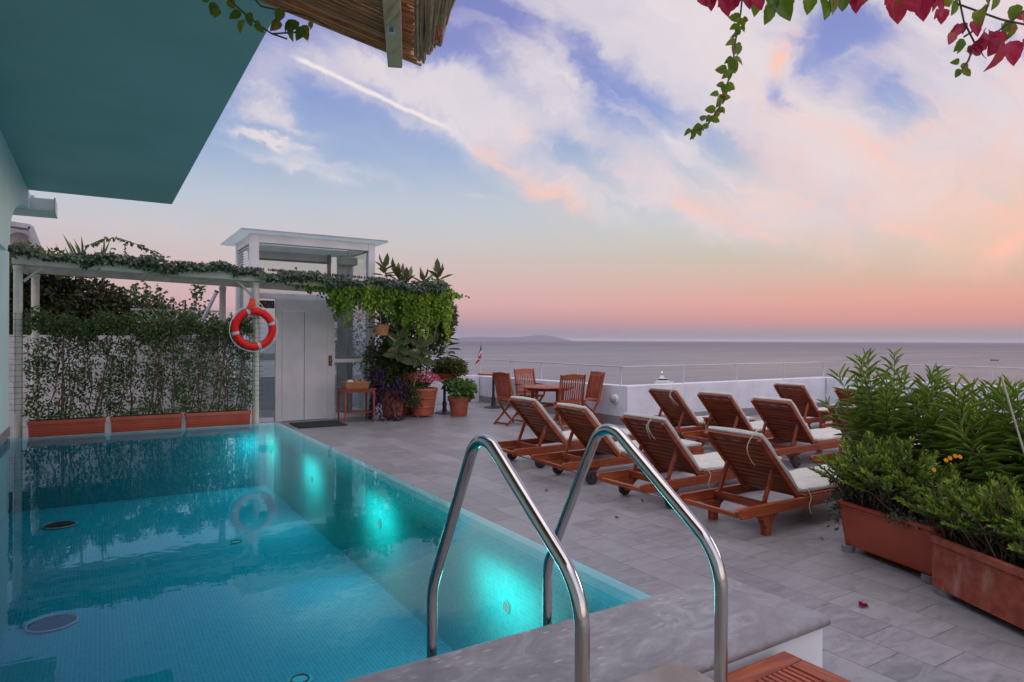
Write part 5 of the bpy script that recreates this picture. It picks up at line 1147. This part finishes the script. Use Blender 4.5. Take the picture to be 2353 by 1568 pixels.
for i, (c, s_, l) in enumerate((((3.656, 2.114), .05, 'curled dark red fallen leaf on the paving near the planters'), ((4.301, 4.582), .028, 'small dark fallen leaf beside the lounger wheel'), ((3.70, 4.25), .028, 'flat brown fallen leaf in the middle of the paving'), ((3.77, 5.38), .03, 'faint brown fallen leaf farther along the paving'), ((4.62, 2.98), .022, 'small dark fallen leaf under the nearest lounger'))):
    o = leaves('fallen_leaf', [(c[0]-s_*.5, c[1], .012), (c[0]-s_*.5, c[1]+.002, .014)], [(1, -.2, .18), (1, -.1, .10)], [(0, .5, 1), (0, -.3, 1)], s_*1.3, s_*.75, M['vr'] if i < 2 else M['dry'], None, .5, .35)
    tag(o, l, 'leaf', 'fallen leaves on the paving')
# ================================================================ reed awning overhead
ZR = 2.76
A0, B0 = atz(905, 128, ZR), atz(590, 0, ZR); rd = (B0-A0).normalized(); pd = Vector((-rd.y, rd.x, 0))
if pd.dot(EYE-A0) < 0: pd = -pd
t = thing('reed_awning', A0, 'old reed awning on a weathered wooden beam overhead', 'awning')
mb = MB(); E0, E1 = atz(980, 141, ZR)-A0, atz(978, -20, ZR)-A0; ea = E0.dot(-rd); eh = E1.dot(pd)-E0.dot(pd); eb = E1.dot(-rd)
for k in range(230):
    o_ = A0+pd*((k if k < 150 else (k-150)*1.9+.5)*.0105)+Vector((0, 0, .0 if k < 150 else .012))+Vector((0, 0, random.uniform(0, .022)))
    s0_, s1_ = ea+(eb-ea)*((k if k < 150 else (k-150)*1.9+.5)*.0105)/eh+random.uniform(-.05, .02), 2.6
    pts = [o_-rd*s0_+pd*random.uniform(-.004, .004)]
    for f in (.3, .65, 1.): pts.append(o_-rd*s0_+rd*(s0_+s1_)*f+pd*random.uniform(-.007, .007)+Vector((0, 0, random.uniform(-.004, .006))))
    mb.tube(pts, random.uniform(.0058, .0078), 6)
o = mb.build('reed_mat', None or woodmat('awning_reed', 0, (.18, .06, .02), (.45, .20, .085), (.68, .38, .19), .6, .7), t, 60)
p, q = atz(908, 137, ZR-.052), atz(897, -60, ZR-.052); bm_ = MB().beam(p, p+(q-p)*2.2, .062, .075).build('beam', woodmat('weathered_beam', 1, (.62, .47, .28), (.74, .60, .36), (.42, .22, .09), .7), t, 0, .004)
q = p+(q-p).normalized()*.30; dr = (q-p).normalized(); sd = dr.cross(Vector((0, 0, 1))); zb = Vector((0, 0, -.0395))
c0 = atz(899, 46, ZR-.052)+zb; c0.z = ZR-.052-.0392
stk = MB(); stk.hexa([c0+dr*x+sd*y+Vector((0, 0, z)) for z in (0, -.0006) for x, y in ((-.035, -.014), (.035, -.014), (.035, .014), (-.035, .014))]).build('sticker', plain('paper_sticker', (.70, .72, .72), .6), bm_)
mb = MB()
for k in range(9):
    x = .026-k*.0045; mb.hexa([c0+dr*x_+sd*y+Vector((0, 0, z)) for z in (-.0008, -.0012) for x_, y in ((x, -.009), (x+.0012+.001*(k % 3), -.009), (x+.0012+.001*(k % 3), .009-.004*(k % 2)), (x, .009-.004*(k % 2)))])
mb.build('printed_bars', M['black'], bm_)
MB().tube([p+Vector((0, 0, .0))+dr*.62+sd*.034+Vector((0, 0, .04)), p+dr*.62+sd*.034+Vector((0, 0, -.041)), p+dr*.68-sd*.034+Vector((0, 0, -.041)), p+dr*.68-sd*.034+Vector((0, 0, .04))], .0015, 5).build('wire', M['dark'], bm_)
g = random.Random(4); mb = MB()
for k in range(54):
    f = k/54; lay = g.random(); u1 = 958+f*66+g.uniform(-4, 4); v1 = 122+22*math.exp(-((f-.18)/.2)**2)-26*f-(46 if f > .82 else 0)+g.uniform(-10, 6); u2 = 958+f*92+g.uniform(-4, 4)
    z = ZR-.03-.03*lay; e1 = atz(u1, v1, z); e2 = atz(u2, -10, z); d_ = (e2-e1)
    mb.tube([e1, e1+d_*.5+Vector((g.gauss(0, .004), g.gauss(0, .004), 0)), e2, e2+d_*2.2], g.uniform(.004, .0075), 6)
mb.build('reed_bundle', woodmat('grey_reed', 1, (.20, .10, .05), (.50, .32, .18), (.70, .52, .33), .65, .9), t, 60)
MB().tube([atz(1004, 62, ZR-.07), atz(1008, 80, ZR-.075), atz(1002, 92, ZR-.07), atz(1012, 88, ZR-.07)], .004, 6).build('red_cord', M['orange'], t)
# ================================================================ creeper leaves overhead
BL = [(0, 0), (.33, .10), (.52, .34), (.50, .62), (.30, .86), (0, 1.06), (-.30, .86), (-.50, .62), (-.52, .34), (-.33, .10)]   # outline of one leaflet (width, length)
def big_leaves(name, specs, mt, parent, wk=.74):
    """specs: (point, direction down the blade, face normal, length, tint)"""
    vs, fs, ti = [], [], []
    off_ = Vector(parent.location)
    for c, d, nn, L, tn in specs:
        c, d, nn = Vector(c)-off_, Vector(d).normalized(), Vector(nn); nn = (nn-d*nn.dot(d)).normalized(); s = d.cross(nn); b = len(vs)
        g = random.Random(int(abs(c.x*9173+c.y*7919+L*1e4))); curl = g.uniform(.0, .6); fold = g.uniform(.1, .8); tw = g.uniform(-.25, .25)
        rows = 8
        for i in range(rows+1):
            f = i/rows; hw_ = wk*L*.5*(math.sin(PI*f**.72)**.8)*(1+.05*(-1)**i) if 0 < f < 1 else .0
            for j in (-1, -.5, 0, .5, 1):
                x = hw_*j; vs.append(c+d*L*f+s*(x+tw*L*f*f*.3)+nn*(abs(j)*hw_*fold-curl*L*f*f*.8+.012*L*math.sin(i*2+j*3)))
        for i in range(rows):
            for j in range(4): k = b+i*5+j; fs.append((k, k+1, k+6, k+5)); ti.append(min(1, max(0, tn+.08*((i+j) % 2)+.12*math.sin(i+j*2+tn*20))))
    me = bpy.data.meshes.new(name); me.from_pydata(vs, [], fs); me.materials.append(mt); me.polygons.foreach_set('use_smooth', [True]*len(fs))
    at = me.attributes.new('tint', 'FLOAT', 'FACE'); at.data.foreach_set('value', ti)
    o = bpy.data.objects.new(name, me); COL.objects.link(o); o.parent = parent; return o
def px(L, dep): return L/1520*dep
def spray(label, dep, stems, specs_g, specs_r, grp):
    t = thing('creeper_spray', atd(*stems[0][0], dep), label, 'creeper', grp)
    mb = MB()
    for s_ in stems: mb.tube([atd(u, v, dep+.02*math.sin(i)) for i, (u, v) in enumerate(s_)], .003, 6)
    mb.build('stem', M['stemg'] if specs_g and not specs_r else M['stem'], t, 60)
    for nm, specs, mt in (('green_leaves', specs_g, M['vg']), ('red_leaves', specs_r, M['vr'])):
        out = []
        for i, (u, v, ang, L, *r_) in enumerate(specs):
            g = random.Random(i*17+int(u)); dd_ = dep+g.uniform(-.06, .06); e_1 = R(ang); d_ = RT*math.cos(e_1)-UP*math.sin(e_1)+FW*g.uniform(-.35, .35)
            K = .86 if nm == 'red_leaves' else .9
            out.append((atd(u, v, dd_), d_, -FW+RT*g.uniform(-1.1, 1.1)+UP*g.uniform(-.9, .7), px(L*K, dep), g.uniform(.05, .95)))
            if L > 38: out.append((atd(u+g.uniform(-20, 20), v+g.uniform(-16, 4), dd_+.03), d_+RT*g.uniform(-.7, .7), -FW+RT*g.uniform(-1.4, 1.4)+UP*g.uniform(-1, 1), px(L*.62, dep), g.uniform(.05, .95)))
        if out: big_leaves(nm, out, mt, t)
    return t
# angle: 0 right, 90 down. left spray, green
spray('green creeper spray hanging against the balcony slab, left of the awning', 2.3, [[(505, -20), (560, 30), (600, 62), (625, 78), (690, 74)], [(560, -30), (600, 15), (640, 24), (700, 34), (760, 64)], [(625, 78), (660, 90)]],
      [(492, 5, 105, 34), (480, -8, 160, 26), (530, -8, 70, 42), (505, 22, 120, 26), (555, 30, 160, 34), (575, 28, 95, 34), (560, 45, 110, 36), (590, 48, 70, 34), (645, 20, 100, 36), (676, 46, 135, 40), (640, 44, 120, 36), (668, 55, 95, 42), (695, 58, 70, 40), (690, 60, 100, 36), (712, 50, 80, 18), (790, 66, 100, 14)], [], 'creeper sprays overhead')
import itertools
stem = [(1708, -30), (1702, 30), (1690, 95), (1684, 150), (1668, 205), (1652, 250), (1625, 288), (1600, 300)]
G_ = []; gg = random.Random(2)
for i, (u, v) in enumerate(((1703, 40), (1697, 62), (1690, 98), (1684, 135), (1672, 160), (1668, 195), (1655, 218), (1648, 250), (1634, 268), (1612, 288))):
    for a_ in (20, 75, 110, 165): G_.append((u+gg.uniform(-3, 3), v+gg.uniform(-4, 4), a_+gg.uniform(-18, 18), gg.uniform(20, 32)*(1 if i < 8 else .8)))
G_ += [(1600, 296, 60, 24), (1600, 296, 120, 26), (1590, 300, 160, 22), (1592, 302, 100, 24), (1612, 280, -60, 24)]
spray('long green creeper tendril dangling against the sunset sky', 2.1, [stem], G_, [], 'creeper sprays overhead')
gq = random.Random(77)
def above(u0, u1, n): return [(gq.uniform(u0, u1), gq.uniform(-150, -62), gq.uniform(40, 140), gq.uniform(40, 62)) for k in range(n)]
spray('row of drooping red and green creeper leaves along the top edge', 2.1, [[(1600, -25), (1720, -12), (1850, -14), (1960, -20), (2040, -25)], [(1560, -90), (1750, -95), (1900, -88), (2080, -100)], [(1700, -92), (1705, -30), (1700, 0)], [(1900, -90), (1890, -40), (1888, -12)]],
      [(1745, -10, 105, 50), (1765, -12, 78, 52), (1800, -10, 85, 70), (1770, 10, 100, 50), (1868, -14, 110, 48), (1888, -10, 90, 72), (1905, -12, 70, 50), (1940, -15, 95, 46)]+above(1600, 2060, 26),
      [(1610, -18, 70, 40), (1635, -16, 95, 46), (1670, -14, 100, 58), (1690, -18, 110, 60), (1712, -20, 75, 48), (1735, -16, 60, 46), (1650, -25, 130, 40), (1965, -20, 75, 52), (1990, -24, 100, 46)]+above(1600, 2060, 14), 'creeper sprays overhead')
spray('dense red and green creeper cluster in the upper right corner', 2.0, [[(2100, -30), (2160, -5), (2230, 20), (2300, 45), (2370, 60)], [(2200, -20), (2215, 50), (2240, 100), (2225, 140), (2205, 170)], [(2280, -20), (2255, 60), (2215, 85)], [(2360, 20), (2290, 75), (2270, 120)], [(2060, -100), (2250, -95), (2440, -90)], [(2100, -98), (2095, -50), (2100, -28)], [(2280, -96), (2285, -50), (2280, -20)]],
      [(2190, 0, 95, 44), (2170, -12, 60, 34), (2250, 22, 95, 40), (2255, -10, 60, 36), (2290, -8, 100, 34), (2340, 10, 110, 44), (2330, 48, 105, 50), (2300, 55, 90, 36), (2215, 90, 120, 34), (2205, 100, 90, 26), (2225, 105, 60, 28), (2205, 140, 170, 22), (2212, 145, 70, 24), (2205, 158, 110, 24), (2215, 160, 60, 24), (2140, -14, 80, 28), (2320, 80, 130, 30)]+above(2080, 2420, 22),
      [(2070, -22, 95, 80), (2055, -10, 75, 60), (2090, -14, 60, 56), (2125, -20, 90, 70), (2150, -10, 70, 58), (2170, 20, 100, 42), (2205, 60, 140, 40), (2230, 50, 60, 46), (2260, 70, 110, 60), (2290, 70, 80, 58), (2270, 95, 150, 46), (2320, 95, 80, 64), (2300, 100, 100, 70), (2340, 30, 60, 44), (2350, 90, 30, 40), (2240, 110, 30, 52), (2190, 75, 110, 34)]+above(2080, 2420, 16), 'creeper sprays overhead')

# ================================================================ sea air
hz = bpy.data.materials.new('sea_haze'); hz.use_nodes = True; ht = NT(hz.node_tree)
hv = ht.node('ShaderNodeVolumePrincipled', {'Color': (.86, .80, .88, 1), 'Density': 2.2e-5, 'Anisotropy': 0.})
ho = ht.n.new('ShaderNodeOutputMaterial'); ht.l.new(hv, ho.inputs['Volume'])
hb_ = MB().box(-80000, 80000, -80000, 80000, -31.5, 190).build('haze', hz); tag(hb_, 'thin pale sea haze over the water', 'haze', None, 'stuff')
